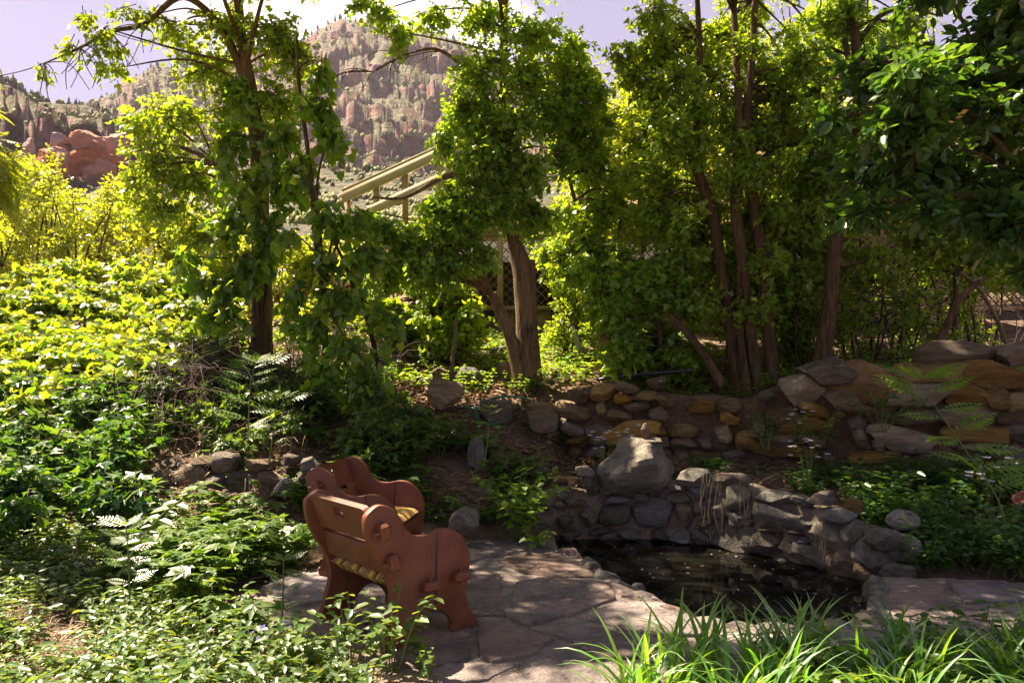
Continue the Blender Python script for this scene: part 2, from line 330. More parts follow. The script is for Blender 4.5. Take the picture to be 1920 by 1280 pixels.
def H(x, y):
    x = np.asarray(x, float); y = np.asarray(y, float)
    zs = np.stack([np.interp(y, [q[0] for q in c[1]], [q[1] for q in c[1]]) for c in COLS])
    i = np.clip(np.searchsorted(CX, x)-1, 0, len(CX)-2); t = np.clip((x-CX[i])/(CX[i+1]-CX[i]), 0, 1)
    z = np.take_along_axis(zs, i[None], 0)[0]*(1-t)+np.take_along_axis(zs, i[None]+1, 0)[0]*t
    return z
def T(px, py):
    """where the sight line through a photograph pixel meets the terrain"""
    Y = np.linspace(2.5, 40, 3000); x = (px-960)*Y/F; z = EYE-(py-HOR)*Y/F; k = np.argmax(z < H(x, Y)); k = k if k else 2999
    return np.array([x[k], Y[k], H(x[k:k+1], Y[k:k+1])[0]])

POND = np.array([G(px, py)[:2] for px, py in ((1052, 1026), (1095, 1044), (1140, 1074), (1165, 1098), (1200, 1112), (1260, 1140), (1330, 1166), (1420, 1176), (1520, 1176), (1610, 1160), (1632, 1120), (1636, 1094))]
                + [(2.86, 6.0), (2.6, 6.45), (2.25, 6.9), (1.9, 7.2), (1.48, 7.42), (.9, 7.46), (.48, 7.4)])
WATER_Z = -.12
def grd(name):
    m, t, n, o = mat(name); tcd = n('ShaderNodeTexCoord')
    a = n('ShaderNodeTexNoise', {'Vector': tcd.outputs['Object'], 'Scale': 1.4, 'Detail': 9., 'Roughness': .65})
    b = n('ShaderNodeTexNoise', {'Vector': tcd.outputs['Object'], 'Scale': 28., 'Detail': 6., 'Roughness': .7})
    f = n('ShaderNodeMath', {0: b.outputs['Fac'], 1: .6}, operation='MULTIPLY'); f2 = n('ShaderNodeMath', {0: a.outputs['Fac'], 1: .45, 2: f.outputs[0]}, operation='MULTIPLY_ADD')
    col = ramp(n, f2.outputs[0], [(.36, (.04, .024, .012)), (.52, (.115, .072, .037)), (.68, (.23, .16, .09))])
    bp = n('ShaderNodeBump', {'Height': b.outputs['Fac'], 'Strength': .8, 'Distance': .04})
    p = n('ShaderNodeBsdfPrincipled', {'Base Color': col, 'Roughness': .95, 'Normal': bp.outputs[0]}); t.links.new(p.outputs[0], o.inputs[0]); return m
M['ground'] = grd('ground')
gx = np.unique(np.concatenate([np.linspace(-60, -12, 40), np.linspace(-12, -5, 60), np.arange(-5, 6.5, .12), np.linspace(6.5, 14, 50), np.linspace(14, 60, 36)]))
gy = np.unique(np.concatenate([np.linspace(-40, 2.5, 40), np.arange(2.5, 10, .1), np.linspace(10, 20, 70), np.linspace(20, 60, 60)]))
X, Yg = np.meshgrid(gx, gy); Z = H(X.ravel(), Yg.ravel()).reshape(X.shape)
nn = .035*fbm(np.stack([X*2.2, Yg*2.2, 0*X], -1), 4, 3)+.10*fbm(np.stack([X*.5, Yg*.5, 0*X], -1), 3, 5)*np.clip((Yg-7)/3, 0, 1)
pat = (Yg < 6.9) & (X > -2.9) & (X < 6)
Z = Z+np.where(pat & (Z < .05), -.045+nn*.2, nn)
Z = np.where(inpoly(X, Yg, POND), -.6, Z)
ii = (np.arange(len(gy)-1)[:, None]*len(gx)+np.arange(len(gx)-1)[None]).ravel()
tag(obj('ground', np.stack([X, Yg, Z], -1).reshape(-1, 3), np.stack([ii, ii+1, ii+1+len(gx), ii+len(gx)], 1), M['ground'], smooth=True), kind='structure')

# ------------------------------------------------------------------ mountains (far terrain, real distances)
def mtn(name):
    m, t, n, o = mat(name); tcd = n('ShaderNodeTexCoord'); g = n('ShaderNodeNewGeometry')
    sp = n('ShaderNodeSeparateXYZ', {0: g.outputs['Normal']}); pos = g.outputs['Position']
    a = n('ShaderNodeTexNoise', {'Vector': pos, 'Scale': .012, 'Detail': 8., 'Roughness': .6})
    mp = n('ShaderNodeMapping', {0: pos}); mp.inputs['Scale'].default_value = (.02, .02, .22)
    b = n('ShaderNodeTexNoise', {'Vector': mp.outputs[0], 'Scale': 1., 'Detail': 7., 'Roughness': .65, 'Distortion': .6})
    mpv = n('ShaderNodeMapping', {0: pos}); mpv.inputs['Scale'].default_value = (.14, .14, .02)
    v = n('ShaderNodeTexNoise', {'Vector': mpv.outputs[0], 'Scale': 1., 'Detail': 6., 'Roughness': .6})
    c = n('ShaderNodeTexNoise', {'Vector': pos, 'Scale': .35, 'Detail': 7., 'Roughness': .75})
    rock = ramp(n, b.outputs['Fac'], [(.3, (.12, .042, .027)), (.44, (.26, .1, .066)), (.54, (.3, .17, .125)), (.7, (.38, .26, .205))])
    rr = n('ShaderNodeMapRange', {0: v.outputs['Fac'], 1: .35, 2: .65, 3: .6, 4: 1.25}); rk = n('ShaderNodeHueSaturation', {'Color': rock, 'Value': rr.outputs[0]})
    scr = ramp(n, c.outputs['Fac'], [(.38, (.045, .06, .022)), (.5, (.11, .115, .042)), (.62, (.28, .2, .12))])
    s1 = n('ShaderNodeMath', {0: a.outputs['Fac'], 1: .7, 2: sp.outputs['Z']}, operation='MULTIPLY_ADD')
    s2 = n('ShaderNodeMath', {0: c.outputs['Fac'], 1: .35, 2: s1.outputs[0]}, operation='MULTIPLY_ADD')
    fc = ramp(n, s2.outputs[0], [(.0, (0, 0, 0)), (1, (1, 1, 1))]); ss = n('ShaderNodeMapRange', {0: s2.outputs[0], 1: 1.08, 2: 1.2}, clamp=True)
    mx = n('ShaderNodeMix', {0: ss.outputs[0]}, data_type='RGBA'); t.links.new(rk.outputs[0], mx.inputs[6]); t.links.new(scr, mx.inputs[7])
    h = n('ShaderNodeMath', {0: b.outputs['Fac'], 1: v.outputs['Fac']}, operation='ADD'); h2 = n('ShaderNodeMath', {0: c.outputs['Fac'], 1: .5, 2: h.outputs[0]}, operation='MULTIPLY_ADD')
    bp = n('ShaderNodeBump', {'Height': h2.outputs[0], 'Strength': 1., 'Distance': 9.})
    p = n('ShaderNodeBsdfPrincipled', {'Base Color': mx.outputs[2], 'Roughness': .95, 'Normal': bp.outputs[0]}); t.links.new(p.outputs[0], o.inputs[0]); return m
M['mountain'] = mtn('mountain')
def tt(py): return (HOR-py)/F
SKL = ([-900, -400, -150, 0, 30, 60, 100, 150, 200, 260, 330, 500], [60, 60, 95, 138, 160, 186, 200, 204, 214, 260, 330, 420])
SKM = ([-900, -300, 100, 150, 180, 215, 228, 250, 285, 330, 400, 470, 540, 580, 620, 645, 700, 760, 820, 870, 930, 1000, 1100, 1300, 1600, 2000, 2800],
       [150, 170, 215, 200, 186, 172, 150, 142, 124, 130, 112, 100, 84, 66, 46, 31, 40, 48, 60, 78, 120, 190, 270, 320, 340, 340, 330])
nu, nd = 620, 260
u = np.concatenate([np.linspace(-900, -60, 60, endpoint=False), np.linspace(-60, 900, 350, endpoint=False), np.linspace(900, 2800, 80)])
d = np.geomspace(45, 1500, nd)
U, D = np.meshgrid(u, d)
tl = tt(np.interp(U, *SKL)); tm = tt(np.interp(U, *SKM))
near = np.interp(D, [45, 70, 90, 250, 300], [.09, .15, .185, .232, .235])
near = near+np.clip((U-300)/300, 0, 1)*.02*np.clip((D-100)/150, 0, 1)
tv = near.copy()
wl = np.clip((D-270)/150, 0, 1); wl = wl**.55
tv = np.where(D > 270, near+(np.maximum(tl, .2)-near)*wl, tv)
down = np.clip((D-425)/150, 0, 1)
valley = np.minimum(np.maximum(tl, .2), .24+0*tl)
tv = np.where(D > 425, np.maximum(tl, .2)*(1-down)+valley*down, tv)
wm = np.clip((D-520)/480, 0, 1); wm = wm**.8
tv = np.where(D > 520, tv+(tm-tv)*np.clip(wm, 0, 1), tv)
back = np.clip((D-1005)/400, 0, 1); tv = np.where(D > 1005, tm*(1-back)+.1*back, tv)
az = np.arctan((U-960)/F); Xm = np.tan(az)*D; Zm = EYE+tv*D
rough = np.clip((D-240)/60, 0, 1)*np.clip((1000-D)/70+.18, .0, 1)
rough = rough*np.where(U < 290, np.clip(np.abs(D-425)/80, .28, 1), 1)
pm = np.stack([Xm, D, Zm], -1)
wrp = np.stack([fbm(pm/70., 4, 4), fbm(pm/70., 4, 44), fbm(pm/70., 4, 84)], -1)
f1, f2, idn = worley(pm*np.array([1/58., 1/90., 1/64.])+wrp*.75, 2)
g1, g2, ig = worley(pm*np.array([1/19., 1/40., 1/20.])+wrp*1.1, 5)
h1, h2, _ = worley(pm*np.array([1/8., 1/16., 1/10.])+wrp*2., 15)
crag = (np.minimum((f2-f1)*1.5, 1)-.5)*20+(idn-.5)*38+(np.minimum((g2-g1)*1.6, 1)-.5)*11+(ig-.5)*12+(np.minimum((h2-h1)*1.6, 1)-.5)*4+fbm(pm/45., 6, 8, .6)*10
ter = 17*(np.round((Zm+6*fbm(pm/90., 2, 6))/26.)*26-Zm)/26.
near_k = np.clip((D-60)/100, 0, 1)
Dm = D-crag*rough
Zm2 = Zm+rough*(ter+fbm(pm/30., 4, 12)*6)+near_k*(1-rough)*fbm(pm/18., 4, 14)*1.4
Zm2 = np.where(D < 60, np.minimum(Zm2, H(Xm.ravel().clip(-59, 59), D.ravel()).reshape(D.shape)-1.0), Zm2)
Vm = np.stack([Xm*(Dm/D), Dm, Zm2], -1); nuu = len(u)
ii = (np.arange(nd-1)[:, None]*nuu+np.arange(nuu-1)[None]).ravel()
tag(obj('mountain', Vm.reshape(-1, 3), np.stack([ii, ii+1, ii+1+nuu, ii+nuu], 1), M['mountain'], smooth=True), kind='structure')

# conifers and scrub on the far slopes: too many and far to tell apart
M['conifer'] = leafmat('conifer', [(.03, .05, .02), (.05, .075, .025), (.085, .105, .035)], [(.05, .08, .02), (.1, .12, .03)], .2, .03, .6)
M['scrub'] = leafmat('scrub', [(.07, .09, .025), (.12, .14, .035), (.2, .19, .07)], [(.16, .2, .03), (.26, .26, .05)], .35, .03, .6)
def slope_trees(name, label, cat, sel, hs, mt, wd, blob=False):
    base = Vm.reshape(-1, 3)[sel]; n = len(base); hgt = R.uniform(hs[0], hs[1], n)*np.clip(base[:, 1]/500, .6, 1.6); k = 5
    a = np.linspace(0, 2*pi, k, endpoint=False); rings = [(0.05, .6), (.3, 1.), (.5, .62), (.75, .36)] if not blob else [(0., .8), (.4, 1.), (.8, .7)]
    V = []; Q = []; Tn = []
    for zf, rf in rings:
        r = hgt*wd*rf
        jr = R.uniform(.6, 1.3, (n, k))*r[:, None]
        V.append(np.stack([base[:, :1]+jr*np.cos(a), base[:, 1:2]+jr*np.sin(a), base[:, 2:]+hgt[:, None]*(zf+R.uniform(-.06, .06, (n, k)))-.5], -1))
    V = np.stack(V, 1); m = len(rings); top = np.stack([base[:, 0], base[:, 1], base[:, 2]+hgt], -1)[:, None]
    V = np.concatenate([V.reshape(n, -1, 3), top], 1); st = m*k+1; b = (np.arange(n)*st)[:, None, None]
    i = (np.arange(m-1)*k)[None, :, None]; j = np.arange(k)[None, None]; j2 = (j+1) % k
    Q = np.stack([b+i+j, b+i+j2, b+i+k+j2, b+i+k+j], -1).reshape(-1, 4); bb = (np.arange(n)*st)[:, None]
    Tn = np.stack([bb+(m-1)*k+np.arange(k), bb+(m-1)*k+(np.arange(k)+1) % k, np.broadcast_to(bb+m*k, (n, k))], -1).reshape(-1, 3)
    tag(obj(name, V.reshape(-1, 3), [Q, Tn], mt), label, cat, kind='stuff')
vis = ((U > -150) & (U < 950)).ravel()
dz = np.gradient(Zm2, axis=0)/np.maximum(np.gradient(D, axis=0), .1); gent = (dz < .75).ravel()
den = (fbm(pm/70., 3, 21) > -.05).ravel()
cand = np.nonzero(vis & gent & den & (D.ravel() > 280) & (D.ravel() < 1030))[0]
slope_trees('conifer_wood', 'dark conifers scattered over the ledges of the red cliffs', 'trees', R.choice(cand, 1300), (3., 8.), M['conifer'], .2)
cand2 = np.nonzero(vis & (D.ravel() > 980) & (D.ravel() < 1012))[0]
cand3 = np.nonzero(vis & (D.ravel() > 405) & (D.ravel() < 428) & (U.ravel() < 220))[0]
slope_trees('ridge_conifers', 'conifers standing along the skyline of the mountain', 'trees', np.concatenate([R.choice(cand2, 150), R.choice(cand3, 40)]), (2., 5.5), M['conifer'], .22)
cand4 = np.nonzero(vis & (D.ravel() > 110) & (D.ravel() < 290) & (fbm(pm/14., 3, 31).ravel() > -.25))[0]
slope_trees('slope_scrub', 'low olive scrub covering the sunny slope below the cliffs', 'shrubs', R.choice(cand4, 2600), (1., 3.4), M['scrub'], .55, True)
cand5 = np.nonzero(vis & gent & (D.ravel() > 290) & (D.ravel() < 980))[0]
slope_trees('cliff_scrub', 'pale olive bushes dotted over the cliff terraces', 'shrubs', R.choice(cand5, 3000), (1.6, 5.5), M['scrub'], .5, True)

# ------------------------------------------------------------------ rocks
def rock_mesh(name, seed, n=5, p=3.5, cuts=7, noise=.07, strat=0., cut0=.62):
    r = np.random.default_rng(seed); g = np.linspace(-1, 1, n+1); V = []; Q = []; idx = {}
    def vid(q):
        k = tuple(np.round(q, 4))
        if k not in idx: idx[k] = len(V); V.append(q)
        return idx[k]
    for ax in range(3):
        for s in (-1, 1):
            for i in range(n):
                for j in range(n):
                    def q(a, b):
                        v = [0, 0, 0]; v[ax] = s; v[(ax+1) % 3] = a; v[(ax+2) % 3] = b; return np.array(v, float)
                    f = [vid(q(g[i], g[j])), vid(q(g[i+1], g[j])), vid(q(g[i+1], g[j+1])), vid(q(g[i], g[j+1]))]
                    Q.append(f if s > 0 else f[::-1])
    V = np.array(V); V = V/(np.sum(np.abs(V)**p, 1)**(1/p))[:, None]
    for _ in range(cuts):
        d = nrm(r.normal(size=3)*np.array([1, 1, .8])); h = r.uniform(cut0, .94); e = V@d-h
        V = V-np.maximum(e, 0)[:, None]*d
    V = V*(1+noise*fbm(V*1.7+r.uniform(0, 50), 3, seed))[:, None]
    if strat: V[:, :2] *= (1+strat*vnoise(np.stack([V[:, 2]*5, 0*V[:, 0], 0*V[:, 0]+seed], -1), 3))[:, None]
    mn, mxv = V.min(0), V.max(0); V = (V-(mn+mxv)/2)/(mxv-mn)          # unit box
    return mesh(name, V, np.array(Q), True, 27)
POOL = {'cobble': [rock_mesh('cobble_stone', 100+i, 7, 2.5, 6, .07) for i in range(10)],
        'block': [rock_mesh('block_stone', 200+i, 7, 4.5, 10, .06, 0., .58) for i in range(10)],
        'slab': [rock_mesh('slab_stone', 300+i, 7, 6., 9, .07, .05, .6) for i in range(10)]}
kseq = [0]
def put_rock(name, c, size, mt, rot=(0, 0, 0), style='block', parent=None, unique=None, flat=True):
    kseq[0] += 1
    me = rock_mesh(name, unique, 10, *{'boulder': (2.3, 7, .13), 'cobble': (2.6, 8, .08), 'block': (4.5, 9, .07), 'slab': (6., 8, .07, .04)}[style]) if unique else POOL[style][(kseq[0]*7) % 10]
    o = link(name, me, mt, parent, objmat=True)
    c = np.asarray(c, float)
    if parent: c = c-np.array(parent.location)
    o.location = c; o.scale = size; o.rotation_euler = rot; return o

# ------------------------------------------------------------------ patio of flagstones
PATIO = [G(*q)[:2] for q in ((470, 1110), (560, 1068), (680, 1050), (860, 1016), (1000, 1004), (1060, 1018))] + [tuple(p) for p in POND[:12]] + [G(*q)[:2] for q in ((1650, 1080), (1760, 1085), (1900, 1090), (2000, 1105))] + [(4.2, 3.6), (2.5, 2.6), (-.6, 2.6), (-1.6, 3.6)]
px_, py_ = np.meshgrid(np.arange(-3.2, 4.6, .05), np.arange(2.5, 7.3, .05)); ok = inpoly(px_, py_, PATIO) & ~inpoly(px_, py_, POND)
V = np.stack([px_, py_, .008+.008*fbm(np.stack([px_*9, py_*9, 0*px_], -1), 3, 2)], -1).reshape(-1, 3); wdt = px_.shape[1]
cell = ok[:-1, :-1] & ok[1:, :-1] & ok[:-1, 1:] & ok[1:, 1:]; a, b = np.nonzero(cell); ii = a*wdt+b
patio = tag(obj('patio', V, np.stack([ii, ii+1, ii+1+wdt, ii+wdt], 1), M['mortar'], smooth=True), kind='structure')
FLAGS = [[(868, 1068), (940, 1080), (948, 1160), (895, 1158), (800, 1150), (780, 1080)],
 [(962, 1097), (1010, 1087), (1090, 1092), (1135, 1094), (1162, 1127), (1077, 1156), (982, 1178), (955, 1165)],
 [(927, 1053), (993, 1037), (1043, 1037), (1093, 1058), (1122, 1085), (1035, 1087), (978, 1077)],
 [(1166, 1128), (1247, 1136), (1310, 1168), (1330, 1195), (1240, 1200), (1170, 1188), (1095, 1158)],
 [(890, 1162), (977, 1184), (1040, 1202), (993, 1236), (920, 1247), (900, 1236), (893, 1195)],
 [(984, 1181), (1078, 1161), (1165, 1191), (1145, 1206), (1065, 1203), (1045, 1198)],
 [(1068, 1207), (1180, 1192), (1230, 1215), (1215, 1240), (1115, 1242)],
 [(920, 1285), (1058, 1224), (1112, 1248), (1160, 1290), (1100, 1330), (950, 1320)],
 [(838, 1247), (898, 1250), (978, 1248), (915, 1280), (840, 1290), (800, 1267)],
 [(700, 1060), (860, 1026), (920, 1045), (865, 1064), (775, 1076), (690, 1080)],
 [(866, 1022), (1000, 1010), (1040, 1029), (990, 1034), (925, 1047)],
 [(640, 1085), (770, 1082), (790, 1148), (700, 1163), (630, 1130)],
 [(490, 1105), (560, 1075), (630, 1088), (622, 1128), (560, 1140)],
 [(560, 1146), (625, 1137), (693, 1170), (680, 1200), (560, 1190)],
 [(703, 1170), (795, 1156), (886, 1165), (886, 1200), (780, 1213), (695, 1204)],
 [(690, 1212), (780, 1219), (885, 1205), (890, 1238), (800, 1260), (700, 1250)],
 [(1664, 1105), (1760, 1095), (1798, 1139), (1700, 1160), (1655, 1140)],
 [(1768, 1093), (1880, 1098), (1960, 1130), (1810, 1137)],
 [(1705, 1165), (1810, 1143), (1950, 1138), (1950, 1190), (1750, 1200)],
 [(1340, 1190), (1450, 1196), (1560, 1196), (1560, 1240), (1350, 1230)],
 [(1570, 1192), (1690, 1172), (1740, 1207), (1650, 1240), (1570, 1235)],
 [(1170, 1258), (1234, 1220), (1340, 1238), (1340, 1300), (1180, 1310)],
 [(1350, 1240), (1560, 1247), (1560, 1310), (1350, 1310)], [(1130, 1094), (1168, 1122), (1240, 1130), (1190, 1112), (1140, 1090)],
 [(700, 1265), (800, 1275), (850, 1300), (830, 1340), (700, 1330)]]
for k, poly in enumerate(FLAGS):
    p = np.array([G(*q) for q in poly])[:, :2]; c = p.mean(0); p = c+(p-c)*(1-.012/np.linalg.norm(p-c, axis=1, keepdims=True))
    e = []
    for i in range(len(p)):
        a, b = p[i], p[(i+1) % len(p)]; m = max(2, int(np.linalg.norm(b-a)/.05))
        for t in np.linspace(0, 1, m, endpoint=False): e.append(a+(b-a)*t)
    e = np.array(e); e = e+.011*np.stack([fbm(np.stack([e[:, 0]*9, e[:, 1]*9, 0*e[:, 0]+k], -1), 3, 5), fbm(np.stack([e[:, 0]*9, e[:, 1]*9, 0*e[:, 0]+k], -1), 3, 6)], 1)
    n = len(e); zt = .026+.006*math.sin(k*2.3); dirc = (c-e)/np.linalg.norm(c-e, axis=1, keepdims=True)
    rings = [np.c_[e, np.full(n, -.03)], np.c_[e, np.full(n, zt-.012)], np.c_[e+dirc*.007, np.full(n, zt-.002)], np.c_[e+dirc*.025, np.full(n, zt)]]
    mid = c+(e-c)*.55; rings.append(np.c_[mid, zt+.003*fbm(np.c_[mid*3, 0*mid[:, 0]], 2, k)])
    V = np.concatenate(rings+[np.array([[c[0], c[1], zt]])]); j = np.arange(n); j2 = (j+1) % n
    Q = np.concatenate([np.stack([r*n+j, r*n+j2, (r+1)*n+j2, (r+1)*n+j], 1) for r in range(4)]); Tn = np.stack([4*n+j, 4*n+j2, np.full(n, 5*n)], 1)
    V = V-np.array([c[0], c[1], 0]); o = obj('flagstone', V, [Q, Tn], M['flag'], patio, True, 45); o.location = (c[0], c[1], 0)

# ------------------------------------------------------------------ pond
def watermat():
    m, t, n, o = mat('pond_water'); tcd = n('ShaderNodeTexCoord')
    a = n('ShaderNodeTexNoise', {'Vector': tcd.outputs['Object'], 'Scale': 5., 'Detail': 3.})
    bp = n('ShaderNodeBump', {'Height': a.outputs['Fac'], 'Strength': .06, 'Distance': .02})
    p = n('ShaderNodeBsdfPrincipled', {'Base Color': (.006, .006, .004, 1), 'Roughness': .03, 'IOR': 1.33, 'Normal': bp.outputs[0]}); p.inputs['Specular IOR Level'].default_value = .5
    t.links.new(p.outputs[0], o.inputs[0]); return m
cpt = POND.mean(0); pp = cpt+(POND-cpt)*1.05; n = len(pp)
V = np.concatenate([np.c_[pp, np.full(n, WATER_Z)], [[cpt[0], cpt[1], WATER_Z]]]); j = np.arange(n)
tag(obj('water', V, np.stack([j, (j+1) % n, np.full(n, n)], 1), watermat()), kind='structure')

def curve_wall(curve, top, z0):
    cv = catmull(curve, 12); sl = np.r_[0, np.cumsum(np.linalg.norm(np.diff(cv[:, :2], axis=0), axis=1))]
    tg = nrm(np.gradient(cv[:, :2], axis=0)); nv = np.stack([-tg[:, 1], tg[:, 0]], 1)       # nv points away from the camera
    pxc = 960+cv[:, 0]*F/cv[:, 1]
    def at_px(px): s = np.interp(px, pxc, sl); return s
    def at_s(s): return np.array([np.interp(s, sl, cv[:, 0]), np.interp(s, sl, cv[:, 1])]), nrm(np.array([np.interp(s, sl, tg[:, 0]), np.interp(s, sl, tg[:, 1])])), nrm(np.array([np.interp(s, sl, nv[:, 0]), np.interp(s, sl, nv[:, 1])]))
    def core(mt, parent, thick, inset, name, seed):
        ns, nz = 110, 16; s = np.linspace(0, sl[-1], ns); V = []
        for q in s:
            p, tv_, nv_ = at_s(q); zt = top(960+p[0]*F/p[1])-.05
            col = [np.r_[p+nv_*inset, z0+(zt-z0)*k/(nz-3)] for k in range(nz-2)]+[np.r_[p+nv_*(inset+thick*.5), zt+.01], np.r_[p+nv_*(inset+thick), zt-.05]]
            V.append(col)
        V = np.array(V); V = V+.022*np.stack([fbm(V*7, 3, seed), fbm(V*7, 3, seed+1), fbm(V*7, 3, seed+2)], -1); V = V.reshape(-1, 3)
        ii = (np.arange(ns-1)[:, None]*nz+np.arange(nz-1)[None]).ravel()
        return child(name, V, np.stack([ii, ii+nz, ii+nz+1, ii+1], 1), mt, parent, True)
    return at_px, at_s, core, sl[-1], pxc
def wall_stones(parent, at_px, at_s, length, traced, mats, rng, depth, top, z0, fill, fillsz, style, inset):
    done = []
    for q in traced:
        px, py, w_, h_ = q[:4]; s = at_px(px); p, tg, nv = at_s(s); Y = p[1]; z = EYE-(py-HOR)*Y/F
        sx = w_*Y/F/max(.8, abs(tg[0]))*1.09; sz = h_*Y/F*1.09; dp = depth*rng.uniform(.8, 1.2)
        st = q[5] if len(q) > 5 else style; mt = mats[q[4]] if len(q) > 4 and q[4] is not None else mats[rng.integers(len(mats))]
        c = np.r_[p+nv*(dp*.5-depth*.22+rng.uniform(-.02, .02)), z]
        put_rock('stone', c, (sx, dp, sz), mt, (rng.uniform(-.05, .05), rng.uniform(-.07, .07), math.atan2(tg[1], tg[0])), st, parent)
        done.append((s, z, sx/2, sz/2))
    z = z0
    while z < 2.2:
        hh = rng.uniform(*fillsz); s = rng.uniform(0, .1)
        while s < length:
            ww = hh*rng.uniform(1.1, 2.4); p, tg, nv = at_s(s+ww/2); zt = top(960+p[0]*F/p[1]); zc = z+hh/2+rng.uniform(-.015, .015)
            if zc+hh*.3 < zt and not any(abs(s+ww/2-a)/(b+ww*.28) < 1 and abs(zc-e)/(f+hh*.28) < 1 for a, e, b, f in done):
                put_rock('stone', np.r_[p+nv*(depth*.35), zc], (ww*1.04, depth*.8, hh*1.05), mats[rng.integers(len(mats))], (rng.uniform(-.08, .08), rng.uniform(-.1, .1), math.atan2(tg[1], tg[0])+rng.uniform(-.1, .1)), ('cobble', 'block')[rng.integers(2)] if style != 'slab' else ('slab', 'block')[rng.integers(2)], parent)
            s += ww
        z += hh*.92
rg = np.random.default_rng(11)
# --- mortared wall behind the pond
r3 = lambda x, y, a, b, *m: (960+x*.2344, 780+y*.2344, a*.2344, b*.2344, *m)
r6 = lambda x, y, a, b, *m: (1280+x/3, 900+y/3, a/3, b/3, *m)
pst = [r3(820, 785, 250, 180, 0, 'cobble'), r3(1135, 775, 350, 230, 0, 'cobble'), r3(1390, 790, 150, 200, 1), r3(610, 820, 150, 150, 0, 'cobble'), r3(1650, 745, 190, 180, 0, 'cobble'), r3(1810, 650, 150, 200, 0),
       r3(1720, 980, 290, 260, 0), r3(1310, 560, 190, 70, 0, 'slab'), r3(1310, 645, 200, 100, 0), r3(840, 665, 180, 60, 0, 'slab'), r3(1035, 640, 120, 70, 1), r3(1150, 630, 90, 50, 1), r3(1510, 620, 180, 100, 0),
       r3(1450, 495, 200, 140, 3), r3(1740, 510, 230, 90, 1, 'slab'), r3(1510, 735, 90, 100, 1), r3(1330, 970, 160, 110, 0), r3(1180, 960, 130, 90, 1), r3(930, 940, 190, 80, 0), r3(720, 930, 220, 80, 0), r3(430, 590, 120, 160, 1),
       r3(640, 560, 150, 170, 0), r3(430, 850, 130, 110, 0), r3(1540, 860, 110, 80, 1), r3(1510, 970, 120, 120, 0), r3(1830, 840, 150, 120, 1), r3(800, 600, 130, 45, 1, 'slab'), r3(940, 606, 120, 45, 0, 'slab'), r3(1150, 580, 150, 50, 3, 'slab'),
       r3(440, 510, 200, 45, 1, 'slab'), r3(590, 440, 150, 80, 0), r3(530, 700, 190, 90, 1), r3(470, 960, 180, 90, 0),
       r6(500, 105, 160, 80, 0), r6(550, 200, 280, 105, 0), r6(430, 345, 190, 130, 0), r6(585, 360, 115, 120, 2), r6(790, 300, 215, 200, 0), r6(940, 290, 85, 130, 0), r6(890, 455, 170, 210, 1), r6(1010, 385, 105, 160, 0), r6(710, 430, 170, 130, 0),
       r6(320, 225, 110, 100, 0), r6(1135, 340, 125, 120, 0), r6(1012, 515, 85, 100, 2), r6(1085, 465, 80, 120, 0), r6(740, 105, 100, 65, 1), r6(620, 285, 110, 40, 2), r6(670, 332, 55, 40, 0), r6(480, 285, 120, 40, 1), r6(850, 190, 150, 70, 0), r6(640, 120, 70, 60, 0)]
pw = empty('pond_wall', 'curved mortared wall of dark grey cobbles behind the pond', 'stone wall', (1.48, 7.3, 0))
apx, ats, core, ln, _ = curve_wall(PC, ptop, -.6)
apx_p, ats_p = apx, ats
core(M['mortar'], pw, .34, .07, 'mortar', 3)
wall_stones(pw, apx, ats, ln, pst, [M['stone_grey'], M['stone_brown'], M['stone_tan'], M['stone_pale']], rg, .26, ptop, -.3, True, (.07, .13), 'block', 0)
# --- dry stacked upper wall
r4 = lambda x, y, a, b, *m: (1340+x*.302, 600+y*.302, a*.302, b*.302, *m)
r7 = lambda x, y, a, b, *m: (780+x*.2396, 640+y*.2396, a*.2396, b*.2396, *m)
ust = [r4(1370, 335, 420, 150, 0, 'slab'), r4(1740, 335, 400, 190, 0, 'block'), r4(1490, 205, 420, 150, 1), r4(1330, 465, 420, 140, 0, 'slab'), r4(1600, 455, 250, 150, 0, 'block'), r4(1740, 470, 200, 170, 0), r4(1590, 600, 400, 140, 0, 'block'), r4(1620, 700, 350, 120, 0, 'slab'), r4(1170, 740, 380, 175, 0), r4(1260, 600, 240, 90, 1, 'slab'),
       r4(1640, 795, 200, 90, 0), r4(1450, 815, 140, 70, 1), r4(1600, 880, 140, 100, 0), r4(1350, 875, 160, 110, 0), r4(960, 390, 430, 270, 1), r4(690, 320, 310, 170, 1), r4(545, 430, 250, 215, 0), r4(440, 590, 210, 125, 1), r4(620, 560, 170, 105, 2),
       r4(545, 655, 310, 95, 0, 'slab'), r4(425, 740, 230, 105, 0), r4(610, 740, 130, 75, 0), r4(430, 822, 330, 85, 0, 'slab'), r4(255, 695, 100, 110, 0), r4(205, 750, 140, 120, 0), r4(50, 705, 110, 120, 0), r4(640, 790, 150, 45, 1), r4(890, 630, 110, 100, 1),
       r4(930, 745, 130, 140, 1), r4(1030, 780, 90, 100, 0), r4(1000, 865, 280, 95, 0), r4(900, 545, 170, 80, 1), r4(1900, 510, 160, 120, 0), r4(1840, 600, 160, 80, 1, 'slab'), r4(1900, 700, 270, 130, 1), r4(780, 480, 220, 160, 1), r4(1900, 210, 260, 160, 1), r4(1850, 820, 220, 110, 1),
       r7(1215, 550, 235, 165, 0), r7(1280, 430, 165, 135, 1), r7(1470, 400, 205, 135, 0), r7(1650, 360, 190, 95, 0), r7(1620, 450, 150, 80, 0), r7(1770, 430, 210, 85, 0), r7(1580, 580, 210, 95, 0), r7(1440, 520, 90, 115, 0), r7(1720, 510, 210, 85, 0), r7(1900, 560, 150, 130, 0), r7(1950, 470, 140, 100, 0), r7(1880, 330, 150, 100, 1)]
